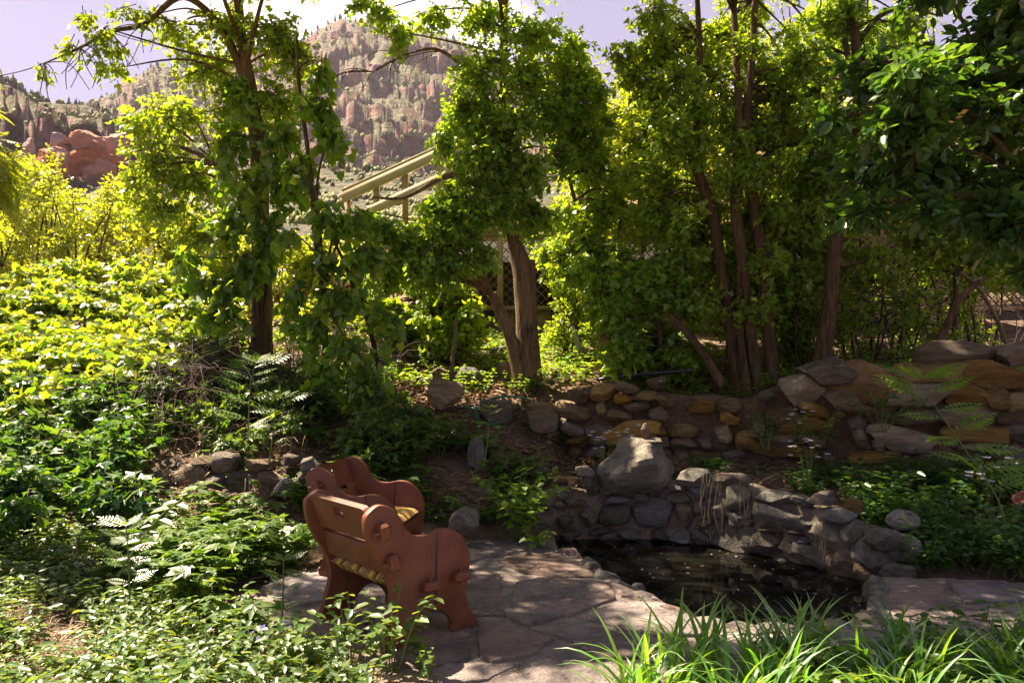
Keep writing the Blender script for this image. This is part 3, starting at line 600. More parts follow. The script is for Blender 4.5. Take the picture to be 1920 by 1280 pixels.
uw = empty('dry_stone_wall', 'tall dry stacked wall of ochre sandstone slabs below the trees', 'stone wall', (3.6, 7.95, .5))
apx, ats, core, ln, _ = curve_wall(UC, utop, .3)
core(M['ground'], uw, .6, .16, 'earth_core', 13)
wall_stones(uw, apx, ats, ln, ust, [M['stone_tan'], M['stone_brown'], M['stone_tan']], rg, .34, utop, .42, True, (.1, .18), 'block', 0)
# --- coping stones round the pond's near edge
cp = empty('pond_coping', 'ring of rounded kerb stones along the near rim of the pond', 'kerb stones', (1.6, 4.9, 0))
cop = [(1056, 1036, .34, 'p'), (1082, 1047, .22, 'f'), (1104, 1060, .24, 'g'), (1132, 1080, .3, 'g'), (1160, 1097, .22, 'g'), (1226, 1127, .3, 'f'), (1272, 1150, .26, 'f'), (1330, 1172, .34, 'g'), (1395, 1182, .3, 'f'), (1455, 1184, .3, 'g'), (1512, 1184, .28, 'b'), (1566, 1180, .26, 'g'), (1622, 1164, .26, 'g'), (1650, 1132, .24, 'g'), (1652, 1106, .22, 'g'), (1640, 1092, .2, 'g')]
mm = {'p': M['flag'], 'f': M['flag'], 'g': M['stone_grey'], 'b': M['stone_brown']}
for i, (a, b, s, k) in enumerate(cop):
    q = G(a, b); nx = G(*cop[min(i+1, len(cop)-1)][:2])-G(*cop[max(i-1, 0)][:2])
    put_rock('stone', q+np.array([0, 0, -.09]), (s*1.15, s*.75, .29), mm[k], (0, 0, math.atan2(nx[1], nx[0])+rg.uniform(-.1, .1)), 'cobble' if k == 'g' else 'block', cp)
# floating debris
def rand_in(poly, n, rng):
    p = np.asarray(poly)[:, :2]; lo, hi = p.min(0), p.max(0); o = []
    while len(o) < n:
        q = rng.uniform(lo, hi, (n*3, 2)); o += list(q[inpoly(q[:, 0], q[:, 1], p)])
    return np.array(o[:n])

# ------------------------------------------------------------------ leaf templates and scatterers
def ringfan(ring, c): k = len(ring); return np.array(list(ring)+[c]), np.array([(i, (i+1) % k, k) for i in range(k)])
TP = {}
TP['diamond'] = (np.array([(0, 0, 0), (.42, -.3, .07), (1, 0, -.06), (.42, .3, .07)]), np.array([(0, 1, 2), (0, 2, 3)]))
FAN4 = np.array([(0, 1, 2), (0, 2, 3), (0, 3, 4), (0, 4, 5)])
TP['ovate'] = (np.array([(0, 0, 0), (.26, -.25, .07), (.66, -.23, .05), (1, 0, -.1), (.66, .23, .05), (.26, .25, .07)]), FAN4)
TP['heart'] = (np.array([(.06, 0, -.02), (.0, -.4, .06), (.5, -.38, .05), (1, 0, -.14), (.5, .38, .05), (.0, .4, .06)]), FAN4)
TP['maple'] = (np.array([(-.04, 0, -.02), (.34, -.5, .05), (.5, -.17, .03), (1, 0, -.12), (.5, .17, .03), (.34, .5, .05)]), FAN4)
def leaflets(spec, w_=.3):
    V = []; Fa = []
    for bx, by, ang, l in spec:
        c, s = math.cos(ang), math.sin(ang); b = len(V)
        for uu, vv, ww in ((0, 0, 0), (.4, -w_, .05), (1, 0, -.08), (.4, w_, .05)):
            V.append((bx+(uu*c-vv*s)*l, by+(uu*s+vv*c)*l, ww*l-.05*(bx+uu*c*l)))
        Fa += [(b, b+1, b+2), (b, b+2, b+3)]
    return np.array(V), np.array(Fa)
TP['ternate'] = leaflets([(.25, 0, 0, .8), (.2, 0, .95, .55), (.2, 0, -.95, .55)], .29)
TP['palm5'] = leaflets([(.05, 0, 0, .95), (.05, 0, .75, .85), (.05, 0, -.75, .85), (.03, 0, 1.5, .6), (.03, 0, -1.5, .6)], .26)
TP['pinnate'] = leaflets([(.92, 0, 0, .2)]+[(.12+.11*i, 0, s*1.05, .3*math.sin(.5+2.2*i/7.)) for i in range(8) for s in (1, -1)], .2)
pv, pf = TP['pinnate']; TP['pinnate'] = (np.concatenate([pv, [(0, -.008, 0), (0, .008, 0), (.98, 0, -.05)]]), np.concatenate([pf, [(len(pv), len(pv)+1, len(pv)+2)]]))
def leaves(pos, dr, up, size, tp):
    v, f = TP[tp] if isinstance(tp, str) else tp
    x = nrm(dr); y = nrm(np.cross(up, x)); z = np.cross(x, y); s = np.broadcast_to(size, (len(pos),))[:, None, None]
    V = pos[:, None]+s*(v[None, :, :1]*x[:, None]+v[None, :, 1:2]*y[:, None]+v[None, :, 2:]*z[:, None])
    return V.reshape(-1, 3), (f[None]+(np.arange(len(pos))*len(v))[:, None, None]).reshape(-1, 3)
def ell(n, rng, shell=.45):
    d = nrm(rng.normal(size=(n, 3))); return d*(rng.uniform(shell**3, 1, (n, 1))**(1/3))
# openings in the canopy through which the sun reaches the ground
GAPS = [(np.array(p), r) for p, r in (((1.0, 4.75, .03), .5), ((1.35, 4.6, .03), .4), ((.75, 5.1, .03), .25), ((1.5, 7.35, .8), .2), ((.3, 6.3, .03), .22), ((4.6, 7.6, 1.7), .22), ((3.3, 7.9, 1.3), .18), ((-.3, 9.2, 1.4), .32), ((-.9, 9.0, 1.3), .32), ((2.3, 8.0, .6), .25), ((-1.9, 4.9, .1), .3))]
def open_gaps(e, keep):
    sv = np.array(sun_to)
    for p, r in GAPS:
        v = e-p; t = v@sv; d_ = np.linalg.norm(v-t[:, None]*sv, axis=1); keep &= ~((t > .8) & (d_ < r*(1+.35*vnoise(e*2.5, 3))))
    return keep
def foliage(clumps, anchors, rng, lpt=9, tp='ternate', size=.1, droop=.25, tl=.45, petiole=.02, upright=.55, dense=1.35, limbs_on=True):
    """clumps: (center, radii, n_twigs); returns limbs, twig arrays and leaf arrays"""
    tw = []; lp = []; ld = []; lu = []; limbs = []
    anchors = np.asarray(anchors); ar = anchors[:, 3]; anchors = anchors[:, :3]
    for c, r, n in clumps:
        c = np.asarray(c); r = np.asarray(r); n = max(3, int(n*dense))
        if limbs_on:
            dd = anchors-c; cost = np.linalg.norm(dd, axis=1)+np.maximum(dd[:, 2]-.1, 0)*2.5+(ar < .034)*r.max()*6.; a = anchors[np.argmin(cost)]
            m = (a+c)/2+np.array([0, 0, .12*np.linalg.norm(c-a)])+rng.normal(size=3)*.06*np.linalg.norm(c-a)
            limbs.append(catmull([a, m, c], 5))
        e = c+ell(n, rng)*r; e = e[open_gaps(e, np.ones(n, bool))]; n = len(e); out = nrm(e-c)
        if n == 0: continue
        ln_ = tl*rng.uniform(.6, 1.3, (n, 1)); st = e-out*np.minimum(ln_, np.linalg.norm(e-c, axis=1, keepdims=True)*.95)+rng.normal(size=(n, 3))*.04
        md = (st+e)/2+np.array([0, 0, .15])*ln_; en = e-np.array([0, 0, 1.])*ln_*droop
        md = (st+en)/2+np.array([0, 0, .05])*ln_; tw.append(np.stack([st, en], 1))
        t = np.linspace(.15, 1, lpt)[None, :, None]+rng.uniform(-.05, .05, (n, lpt, 1))
        p = (1-t)**2*st[:, None]+2*t*(1-t)*md[:, None]+t*t*en[:, None]
        td = nrm(en-st)[:, None]; sd_ = nrm(rng.normal(size=(n, lpt, 3))*np.array([1, 1, .5]))
        dr = nrm(td*.45+sd_*.8+np.array([0, 0, -droop]))
        p = p+dr*petiole; uu = nrm(np.array([0, 0, upright])+rng.normal(size=(n, lpt, 3))*.45)
        lp.append(p.reshape(-1, 3)); ld.append(dr.reshape(-1, 3)); lu.append(uu.reshape(-1, 3))
    lp = np.concatenate(lp); s = size*rng.uniform(.55, 1.2, len(lp))
    return limbs, np.concatenate(tw), leaves(lp, np.concatenate(ld), np.concatenate(lu), s, tp)
def pclumps(lst):
    """(px,py,rx,ry,Y,depth_radius,n) in photograph pixels -> world clumps"""
    return [(P(a, b, Y), (rx*Y/F, dr, ry*Y/F), n) for a, b, rx, ry, Y, dr, n in lst]
def region(poly, Y0, Y1, n, r, dens, rng, dr=.5):
    pts = rand_in(poly, n, rng); o = []
    for a, b in pts:
        Y = rng.uniform(Y0, Y1); k = rng.uniform(.7, 1.3); o.append((a, b, r*k, r*.75*k, Y, dr*k, max(3, int(dens*k))))
    return pclumps(o)
def make_tree(name, label, stems, clumps, leafmat_, bark, rng, group=None, cat='tree', extra_limbs=(), trunk_n=12, lump=.1, limb_r=.022, **kw):
    """stems: list of (points, radii) in world coordinates"""
    base = np.array(stems[0][0][0], float)
    e = empty(name, label, cat, base, 0, group); mb = MB(); anch = []
    for k, (pts, rad) in enumerate(stems):
        n = 6; p = catmull(pts, n); r = np.interp(np.linspace(0, 1, len(p)), np.linspace(0, 1, len(rad)), rad)
        addtube(mb, p, r, trunk_n if r[0] > .05 else 7, lump=lump, seed=k+3); anch.append(np.c_[p, r][len(p)//5:])
    V, Fs = mb.arr(); child('trunk', V, Fs, bark, e, True)
    limbs, tw, lf = foliage(clumps, np.concatenate(anch), rng, **kw)
    mb = MB()
    for l in limbs:
        ll = np.linalg.norm(l[-1]-l[0]); addtube(mb, l, np.linspace(limb_r*min(1.3, .5+ll*.4), .006, len(l)), 5, cap=False)
    for l, r0 in extra_limbs: addtube(mb, l, np.linspace(r0, .004, len(l)), 5, cap=False)
    V, Q = twigs(tw, np.broadcast_to([.006, .002], (len(tw), 2))); mb.add(V, Q)
    V, Fs = mb.arr(); child('branches', V, Fs, bark if bark is not None else M['twig'], e, True)
    child('crown', lf[0], lf[1], leafmat_, e)
    return e
def st(pts, Y, rad):
    Ys = np.broadcast_to(Y, (len(pts),)) if np.isscalar(Y) else np.asarray(Y)
    return ([P(a, b, y) for (a, b), y in zip(pts, Ys)], rad)
# ------------------------------------------------------------------ deck, stairs and house on the slope
M['siding'] = woodmat('siding', (.24, .16, .06), (.36, .25, .1), .75, 'X')
M['deck_wood'] = woodmat('deck_wood', (.42, .34, .2), (.6, .5, .32), .75, 'X')
M['deck_wood_z'] = woodmat('deck_wood_z', (.3, .21, .1), (.45, .33, .17), .75, 'Z')
M['lattice'] = woodmat('lattice', (.2, .14, .065), (.32, .23, .11), .8, 'X')
M['roof'] = stonemat('roof', [(.2, .14, .13), (.34, .26, .25), (.45, .36, .34)], 6., .5, .9, None, .15)
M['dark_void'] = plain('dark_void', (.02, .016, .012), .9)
def glassmat():
    m, t, n, o = mat('window_glass'); p = n('ShaderNodeBsdfPrincipled', {'Base Color': (.03, .03, .035, 1), 'Roughness': .05}); t.links.new(p.outputs[0], o.inputs[0]); return m
M['glass'] = glassmat()
def part(name, parent, a, m):
    V, f = a; return child(name, V, f, m, parent)
# lattice skirt below the deck, one panel between each pair of posts
DY = 12.6
def lattice_panel(x0, x1, z0, z1, label):
    e = empty('lattice_panel', label, 'lattice', ((x0+x1)/2, DY, z0), 0, 'lattice panels of the deck skirt'); sp = .15; h = z1-z0; wd = x1-x0
    for s in (1, -1):
        k = -h
        while k < wd:
            a0, a1 = max(0, k), min(wd, k+h)
            if a1-a0 > .06:
                za, zb = a0-k, a1-k
                xa, xb = (x0+a0, x0+a1) if s > 0 else (x1-a0, x1-a1)
                part('slat', e, beam((xa, DY-.012*s, z0+za), (xb, DY-.012*s, z0+zb), .012, .04, (0, 1, 0)), M['lattice'])
            k += sp
    for zz in (z0, z1): part('frame_rail', e, beam((x0, DY-.03, zz), (x1, DY-.03, zz), .03, .07), M['lattice'])
    return e
deck = empty('raised_deck', 'tan wooden deck on posts above the lattice skirt', 'deck', (3.5, 13, 4.1))
xs = [-1.62, -.2, 1.35, 3.1, 4.9, 6.8, 8.8]
names = ['lattice panel left of the thick trunk beside a pale post', 'lattice panel directly behind the thick forked trunk', 'lattice panel between the thick trunk and the dead snag', 'lattice panel behind the leaning multi stemmed tree', 'lattice panel behind the thin trunk above the wall', 'shadowed lattice panel at the far right behind the twigs']
for i in range(6): lattice_panel(xs[i]+.05, xs[i+1]-.05, 2.62, 3.86, names[i])
for i, x in enumerate(xs): part('post', deck, box((x, DY, 3.2), (.1, .1, 1.9)), M['deck_wood_z'])
part('rim_joist', deck, box((3.6, DY-.01, 4.0), (10.6, .06, .24)), M['siding'])
for i in range(26):
    y = DY-.08+.145*i
    part('deck_board', deck, box((3.6, y, 4.14), (10.7, .135, .035)), M['deck_wood'])
for i in range(14):      # skirting boards below the lattice
    part('skirt_board', deck, box((-.1+i*.31, DY+.05, 2.3), (.29, .025, .62)), M['lattice'])
part('dark_backing', deck, box((3.6, DY+2.2, 3.1), (11, .1, 2.05)), M['dark_void'])  # near-black sheet stands in for the shade under the deck
rail = empty('deck_railing', 'tan railing of three wide horizontal boards along the deck edge', 'railing', (4.5, 13, 4.15))
RX0, RX1 = .9, 8.9
for z, h in ((4.38, .2), (4.8, .22), (5.2, .22)): part('rail_board', rail, box(((RX0+RX1)/2, 12.72, z), (RX1-RX0, .04, h)), M['siding'])
part('cap_rail', rail, box(((RX0+RX1)/2, 12.74, 5.36), (RX1-RX0+.1, .16, .04)), M['deck_wood'])
for x in np.linspace(RX0+.1, RX1-.1, 6): part('post', rail, box((x, 12.79, 4.74), (.09, .09, 1.2)), M['deck_wood_z'])
# staircase climbing right to the deck
sr = empty('stair_railing', 'sloping pale wooden stair railing seen against the mountain', 'railing', (-1.8, 12, 3.8))
A0, A1 = P(640, 372, 12), P(880, 262, 12.4)
dn = np.array([0, 0, -.42])
part('top_rail', sr, beam(A0, A1, .04, .16), M['deck_wood']); part('middle_rail', sr, beam(A0+dn, A1+dn, .04, .15), M['deck_wood'])
part('cap_rail', sr, beam(A0+np.array([0, .03, .12]), A1+np.array([0, .03, .12]), .15, .035), M['deck_wood'])
for px in (650, 703, 757, 825, 870):
    t = (px-640)/240.; q = A0+(A1-A0)*t+np.array([0, .075, 0]); part('post', sr, box(q+np.array([0, 0, -.42]), (.09, .09, 1.15)), M['deck_wood_z'])
stw = empty('staircase', 'wooden steps and stringers climbing to the deck behind the leaves', 'stairs', (-1.8, 12.5, 3))
B0, B1 = A0+np.array([0, .1, -1.0]), A1+np.array([0, .1, -1.0])
for k in (0, .95): part('stringer', stw, beam(B0+np.array([-.4, k, -.25]), B1+np.array([0, k, -.08]), .05, .28), M['deck_wood'])
for i in range(9):
    t = i/8.; q = B0+(B1-B0)*t+np.array([-.1, .5, .0]); part('tread', stw, box(q, (.29, 1.05, .04)), M['deck_wood'])
    part('riser', stw, box(q+np.array([.13, 0, -.08]), (.02, 1.0, .12)), M['siding'])
# house behind the deck
hs = empty('house', 'tan board sided house half hidden behind the trees', 'house', (8, 17, 4))
for i in range(22): part('siding_board', hs, box((12.2, 16.5-.003*(i % 2), 4.1+.19*i), (8.4, .04, .186)), M['siding'])
part('wall_core', hs, box((12.2, 18.6, 5.9), (8.3, 4.1, 4.4)), M['siding'])
for x, z, a, b in ((9.6, 5.9, 1.3, 1.1), (12.2, 5.9, 1.6, 1.1)):
    wq = part('window', hs, box((x, 16.45, z), (a+.16, .05, b+.16)), M['deck_wood']); pn = obj('pane', *[box((x-8, -.58, z-4), (a, .03, b))[0], BOXF], M['glass'], wq)
rv = np.array([[7.6, 15.4, 8.15], [17, 15.4, 8.15], [17, 19, 9.7], [7.6, 19, 9.7], [17, 22, 8.3], [7.6, 22, 8.3]]); rv2 = rv-np.array([0, 0, .16])
child('roof', np.concatenate([rv, rv2]), [np.array([[0, 1, 2, 3], [3, 2, 4, 5], [7, 6, 9, 8], [9, 11, 10, 8], [1, 0, 6, 7], [5, 4, 10, 11], [0, 3, 9, 6], [2, 1, 7, 8], [3, 5, 11, 9], [4, 2, 8, 10]])], M['roof'], hs)
part('fascia', hs, box((12.3, 15.37, 8.02), (9.4, .05, .3)), M['siding'])
# shed with a pinkish shingle roof left of the stairs
sh = empty('shed', 'low shed with a pinkish shingle roof seen behind the slender trunk', 'shed', (-6.6, 22, 3.5))
for r in range(7):
    for c in range(13):
        x = -8.6+c*.36+(r % 2)*.18; part('shingle', sh, box((x, 21.2+.28*r, 4.15+.1*r+.02), (.345, .34, .03), Matrix.Rotation(.34, 3, 'X')), M['roof'])
part('roof_deck', sh, box((-6.5, 22.05, 4.42), (4.9, 2.3, .04), Matrix.Rotation(.34, 3, 'X')), M['siding'])
part('wall', sh, box((-6.5, 22.4, 3.7), (4.4, 1.6, 1.1)), M['siding'])
part('fascia', sh, box((-6.5, 20.98, 4.03), (4.9, .05, .16)), M['deck_wood'])

# ------------------------------------------------------------------ red rock formations below the cliffs
M['red_rock'] = stonemat('red_rock', [(.2, .07, .035), (.36, .13, .065), (.46, .22, .13)], .06, 1., .95, None, .12, 3.)
def rock_stack(label, lobes, D):
    D = D-48
    e = empty('red_rock_formation', label, 'rock formation', P(*lobes[-1][:2], D))
    for k, (px, py, w_, h_) in enumerate(lobes):
        me = rock_mesh('rock_mass', 900+int(px)+k, 16, 3.6, 12, .1); V = np.array([v.co[:] for v in me.vertices])
        w1, w2, wi = worley(V*np.array([4., 4., 6.])+fbm(V*3, 3, k)[:, None]*.4, 7+k); st_ = vnoise(np.stack([V[:, 2]*11, 0*V[:, 0]+k, 0*V[:, 0]], -1), 2)
        V *= (1+.10*(np.minimum((w2-w1)*2.2, 1)-.6)+.08*(wi-.5)+.05*st_+.05*fbm(V*9, 3, 5))[:, None]; me.vertices.foreach_set('co', V.astype(np.float32).ravel()); me.update()
        o = link('rock_mass', me, M['red_rock'], e); o.location = P(px, py, D+k*1.)-np.array(e.location); s = D/F; o.scale = (w_*s, max(w_, 30)*s*1.0, h_*s); o.rotation_euler = (0, 0, k*1.3)
rock_stack('tall red sandstone pillar at the foot of the cliffs', [(90, 318, 55, 80), (84, 352, 50, 50), (100, 296, 44, 44)], 300)
rock_stack('mushroom shaped red rock with an overhanging cap', [(110, 264, 34, 26), (114, 286, 24, 36), (122, 300, 30, 60)], 310)
rock_stack('broad red bluff with a tilted rounded cap', [(168, 270, 62, 44), (165, 305, 80, 60), (180, 320, 70, 55)], 315)
rock_stack('layered red bluff partly behind the left foliage', [(215, 275, 60, 50), (220, 305, 60, 60)], 330)
rock_stack('slim grey red pinnacle left of the pillar', [(54, 280, 14, 44), (50, 320, 32, 70)], 325)

# ------------------------------------------------------------------ chairs
def paintmat():
    m, t, n, o = mat('red_brown_paint'); tcd = n('ShaderNodeTexCoord')
    mp = n('ShaderNodeMapping', {0: tcd.outputs['Object']}); mp.inputs['Scale'].default_value = (34, 34, 1.1)
    a = n('ShaderNodeTexNoise', {'Vector': mp.outputs[0], 'Scale': 1.6, 'Detail': 5., 'Roughness': .6, 'Distortion': .3})
    b = n('ShaderNodeTexNoise', {'Vector': tcd.outputs['Object'], 'Scale': 6., 'Detail': 6.})
    mpc = n('ShaderNodeMapping', {0: tcd.outputs['Object']}); mpc.inputs['Scale'].default_value = (15, 15, .7)
    c = n('ShaderNodeTexNoise', {'Vector': mpc.outputs[0], 'Scale': 1., 'Detail': 2.})
    crack = ramp(n, c.outputs['Fac'], [(.296, (.25, .25, .25)), (.302, (1, 1, 1))])
    base = ramp(n, b.outputs['Fac'], [(.3, (.11, .033, .009)), (.52, (.152, .043, .013)), (.7, (.19, .06, .022))])
    gr = n('ShaderNodeMapRange', {0: a.outputs['Fac'], 1: .35, 2: .65, 3: .88, 4: 1.08}); h = n('ShaderNodeHueSaturation', {'Color': base, 'Value': gr.outputs[0]})
    mx = n('ShaderNodeMix', {0: 1.}, data_type='RGBA', blend_type='MULTIPLY'); t.links.new(h.outputs[0], mx.inputs[6]); t.links.new(crack, mx.inputs[7])
    bp = n('ShaderNodeBump', {'Height': a.outputs['Fac'], 'Strength': .22, 'Distance': .006})
    bp2 = n('ShaderNodeBump', {'Height': crack, 'Strength': .5, 'Distance': .006, 'Normal': bp.outputs[0]})
    p = n('ShaderNodeBsdfPrincipled', {'Base Color': mx.outputs[2], 'Roughness': .58, 'Normal': bp2.outputs[0]}); t.links.new(p.outputs[0], o.inputs[0]); return m
M['paint'] = paintmat()
def cushmat():
    m, t, n, o = mat('striped_fabric'); tcd = n('ShaderNodeTexCoord'); sp = n('ShaderNodeSeparateXYZ', {0: tcd.outputs['Object']})
    k = n('ShaderNodeMath', {0: sp.outputs['Y'], 1: 5.2}, operation='MULTIPLY'); fr = n('ShaderNodeMath', {0: k.outputs[0]}, operation='FRACT')
    Yl, Br, Or, Ol, Dk, Cr = (.55, .34, .03), (.07, .03, .018), (.42, .17, .04), (.33, .24, .05), (.03, .018, .014), (.6, .5, .3)
    col = ramp(n, fr.outputs[0], [(0, Yl), (.2, Dk), (.24, Or), (.32, Br), (.38, Cr), (.41, Br), (.48, Ol), (.6, Dk), (.64, Yl), (.72, Or), (.78, Dk), (.83, Br), (.9, Ol), (.96, Dk)], 'CONSTANT')
    w_ = n('ShaderNodeTexNoise', {'Vector': tcd.outputs['Object'], 'Scale': 260., 'Detail': 2.}); bp = n('ShaderNodeBump', {'Height': w_.outputs['Fac'], 'Strength': .25, 'Distance': .003})
    p = n('ShaderNodeBsdfPrincipled', {'Base Color': col, 'Roughness': .9, 'Normal': bp.outputs[0]}); t.links.new(p.outputs[0], o.inputs[0]); return m
M['cushion'] = cushmat()
SIDE = [(-.15, .765), (-.128, .81), (-.06, .845), (.02, .82), (.085, .755), (.125, .68), (.19, .635), (.28, .628), (.38, .646), (.47, .63), (.555, .56), (.598, .45), (.59, .335), (.566, .25), (.585, .155), (.632, .07), (.655, .0), (.47, .0), (.458, .065), (.42, .12), (.356, .165), (.29, .168), (.235, .13), (.19, .065), (.175, 0), (-.035, 0), (-.025, .1), (.012, .22), (.022, .33), (-.02, .45), (-.085, .55), (-.135, .66)]
def prism(poly, y0, y1, bev=.008):
    """extrude an (x,z) outline along y with softened edges; n-gon caps"""
    bm = bmesh.new(); vs = [bm.verts.new((a, y0, b)) for a, b in poly]; f = bm.faces.new(vs); r = bmesh.ops.extrude_face_region(bm, geom=[f])
    bmesh.ops.translate(bm, verts=[v for v in r['geom'] if isinstance(v, bmesh.types.BMVert)], vec=(0, y1-y0, 0)); bmesh.ops.recalc_face_normals(bm, faces=bm.faces)
    if bev: bmesh.ops.bevel(bm, geom=[e for e in bm.edges if abs(e.verts[0].co.y-e.verts[1].co.y) < 1e-6], offset=bev, segments=2, profile=.5, affect='EDGES')
    me = bpy.data.meshes.new('m'); bm.to_mesh(me); bm.free()
    for p in me.polygons: p.use_smooth = True
    me.set_sharp_from_angle(angle=math.radians(40)); return me
def sidepoly():
    o = []; flat = {16, 17, 24, 25}; m = len(SIDE); o = catmull(SIDE, 4, True)
    o[:, 1] = np.maximum(o[:, 1], 0); return [tuple(q) for q in o]
def bevbox(sz, bev=.006, seg=2):
    bm = bmesh.new(); bmesh.ops.create_cube(bm, size=1); bmesh.ops.scale(bm, vec=sz, verts=bm.verts); bmesh.ops.bevel(bm, geom=list(bm.edges), offset=bev, segments=seg, affect='EDGES', profile=.5)
    me = bpy.data.meshes.new('m'); bm.to_mesh(me); bm.free()
    for p in me.polygons: p.use_smooth = seg > 1
    if seg > 1: me.set_sharp_from_angle(angle=math.radians(50))
    return me
CW = .72; TH = .048
side_me = prism(sidepoly(), -TH/2, TH/2)
def slat_mesh(w_, h, hole):
    """board in local y (width), z (height) with a D shaped grip hole"""
    r = .04; out = []
    for cy, cz, a0 in ((w_/2-r, h-r, 0), (-w_/2+r, h-r, 90)):
        for a in np.linspace(a0, a0+90, 6): out.append((cy+r*math.cos(math.radians(a)), cz+r*math.sin(math.radians(a))))
    out += [(-w_/2, 0), (w_/2, 0)]; out = np.array(out); n = len(out); mid = np.array([0, h*.62])
    if hole:
        a = np.linspace(0, 2*pi, 17)[:-1]; inn = np.stack([.062*np.sign(np.cos(a))*np.abs(np.cos(a))**.6, np.maximum(.042*np.sin(a), -.02)], 1)+mid
        bm = bmesh.new(); t2 = .021
        def ring(pts, x): return [bm.verts.new((x, q[0], q[1])) for q in pts]
        rings = {}
        for x in (-t2, t2):
            A = ring(out, x); B = ring(inn, x); rings[x] = (A, B)
            es = [bm.edges.new((A[i], A[(i+1) % n])) for i in range(n)]+[bm.edges.new((B[i], B[(i+1) % 16])) for i in range(16)]
            bmesh.ops.triangle_fill(bm, edges=es, use_beauty=True)
        for k, m in ((0, n), (1, 16)):
            A, B = rings[-t2][k], rings[t2][k]
            for i in range(m): bm.faces.new((A[i], A[(i+1) % m], B[(i+1) % m], B[i]))
        bmesh.ops.recalc_face_normals(bm, faces=bm.faces)
        me = bpy.data.meshes.new('m'); bm.to_mesh(me); bm.free(); return me
    return None
tenon_me = bevbox((.062, .08, .098), .016, 1); tenonh_me = bevbox((.112, .08, .058), .016, 1); dow = tube([(0, 0, -.06), (0, 0, .06)], .0115, 10); dowel_me = mesh('dowel', dow[0], [dow[1], dow[2]], True, 50)
slat_up = slat_mesh(CW-TH+.01, .215, True); slat_lo = bevbox((.042, CW-TH, .17), .01); seat_me = bevbox((.42, CW-TH, .035), .008); rail_me = bevbox((.04, CW-TH, .09), .01)
def cushion_mesh():
    n = 16; g = np.linspace(-1, 1, n+1); V = []; Q = []
    for s in (1, -1):
        for i in range(n+1):
            for j in range(n+1):
                x, y = g[i], g[j]; k = (1-abs(x)**6)**.5*(1-abs(y)**6)**.5
                tf = math.exp(-((x**2+y**2)*9))*.35
                V.append((x*.285, y*.31, s*.052*max(k, .0)*(1-tf)))
        o = 0 if s > 0 else (n+1)**2
        for i in range(n):
            for j in range(n):
                a = o+i*(n+1)+j; q = [a, a+n+1, a+n+2, a+1]; Q.append(q if s > 0 else q[::-1])
    V = np.array(V); V[:, 2] += .006*fbm(V*9, 2, 3); return mesh('cushion', V, np.array(Q), True)
cush_me = cushion_mesh()
def chair(label, loc, rz):
    e = empty('garden_chair', label, 'chair', loc, rz, 'matching red brown garden chairs'); e.scale = (.97,)*3
    def pt(name, me, l, rot=(0, 0, 0), m=M['paint'], par=e):
        o = link(name, me, m, par); o.location = l; o.rotation_euler = rot; return o
    for s in (0, 1): pt('side_panel', side_me, (0, s*CW, 0))
    lean = math.atan2(.16, .45); yc = CW/2
    pt('upper_back_slat', slat_up, (-.045, yc, .63), (0, -lean, 0)); pt('lower_back_slat', slat_lo, (.0, yc, .515), (0, -lean*.9, 0))
    pt('seat_board', seat_me, (.33, yc, .325)); pt('front_rail', rail_me, (.53, yc, .3)); pt('cushion', cush_me, (.285, yc, .392), m=M['cushion'])
    for s in (-1, 1):
        y0 = -TH/2-.028 if s < 0 else CW+TH/2+.028
        for (x, z, vert) in ((-.052, .70, 1), (.012, .515, 1), (.27, .33, 0), (.5, .345, 0)):
            t = pt('tenon', tenon_me if vert else tenonh_me, (x, y0, z), (0, -lean*.6 if vert else 0, 0))
            d_ = pt('peg', dowel_me, (0, s*.005, 0), (0, pi/2 if vert else 0, 0), par=t)
            if not vert: d_.scale = (1, 1, .8)
    return e
ca = math.radians(42)
chair('red brown garden chair nearest the camera, seen from behind', (-.70, 4.12, .027), ca)
chair('red brown garden chair standing behind the nearer one, seen from its side', (-1.42, 5.62, .027), math.radians(-9))

# ------------------------------------------------------------------ single rocks
def rk(label, px, py, w_, h_, m, style, seed, depth=.8, Y=None, rot=(0, 0, 0), sink=.0, name='rock', cat='rock'):
    if Y is None: Y = T(px, py+h_*.45)[1]-.03; w_ *= 1.15; h_ *= 1.15
    c = P(px, py, Y); s = Y/F
    o = put_rock(name, c-np.array([0, 0, sink]), (w_*s, max(w_, h_)*s*depth, h_*s), M[m], rot, style, None, seed); return tag(o, label, cat)
rk('large dark grey boulder sitting on the pond wall', 1197, 872, 164, 108, 'stone_grey', 'boulder', 71, .8, 7.5, (0, -.1, .3), 0, 'boulder', 'boulder')
rk('flat pale stone lying on top of the dark boulder', 1213, 826, 54, 10, 'stone_pale', 'slab', 42, .7, 7.5, (0, -.08, .2))
def cone_stone():
    a = rock_mesh('standing_stone', 43, 10, 3., 6, .06); V = np.array([v.co[:] for v in a.vertices]); V[:, :2] *= (1-.75*(V[:, 2:]+.5)); V[:, 2] += .0
    o = obj('standing_stone', V*np.array([.17, .1, .16]), np.array([p.vertices[:] for p in a.polygons]), M['stone_brown'], smooth=True, sharp=38); o.location = P(1210, 809, 7.5)+np.array([0, 0, .01]); bpy.data.meshes.remove(a)
    tag(o, 'small triangular stone balanced on the flat stone above the boulder', 'stone')
cone_stone()
rk('broad mossy tan slab lying behind the dark boulder', 1182, 812, 118, 50, 'stone_tan', 'block', 44, .5, 8.15)
rk('tilted flat tan slab at the left end of the rockery', 834, 741, 62, 56, 'stone_tan', 'slab', 45, .35, None, (-.5, .25, .1))
rk('brown rock inside the loop of green hose', 928, 771, 60, 40, 'stone_brown', 'block', 46)
rk('yellowish rock on top of the grey one right of the hose', 1017, 766, 54, 22, 'stone_tan', 'slab', 47)
rk('grey brown rock below the yellowish one right of the hose', 1016, 790, 52, 38, 'stone_brown', 'block', 48)
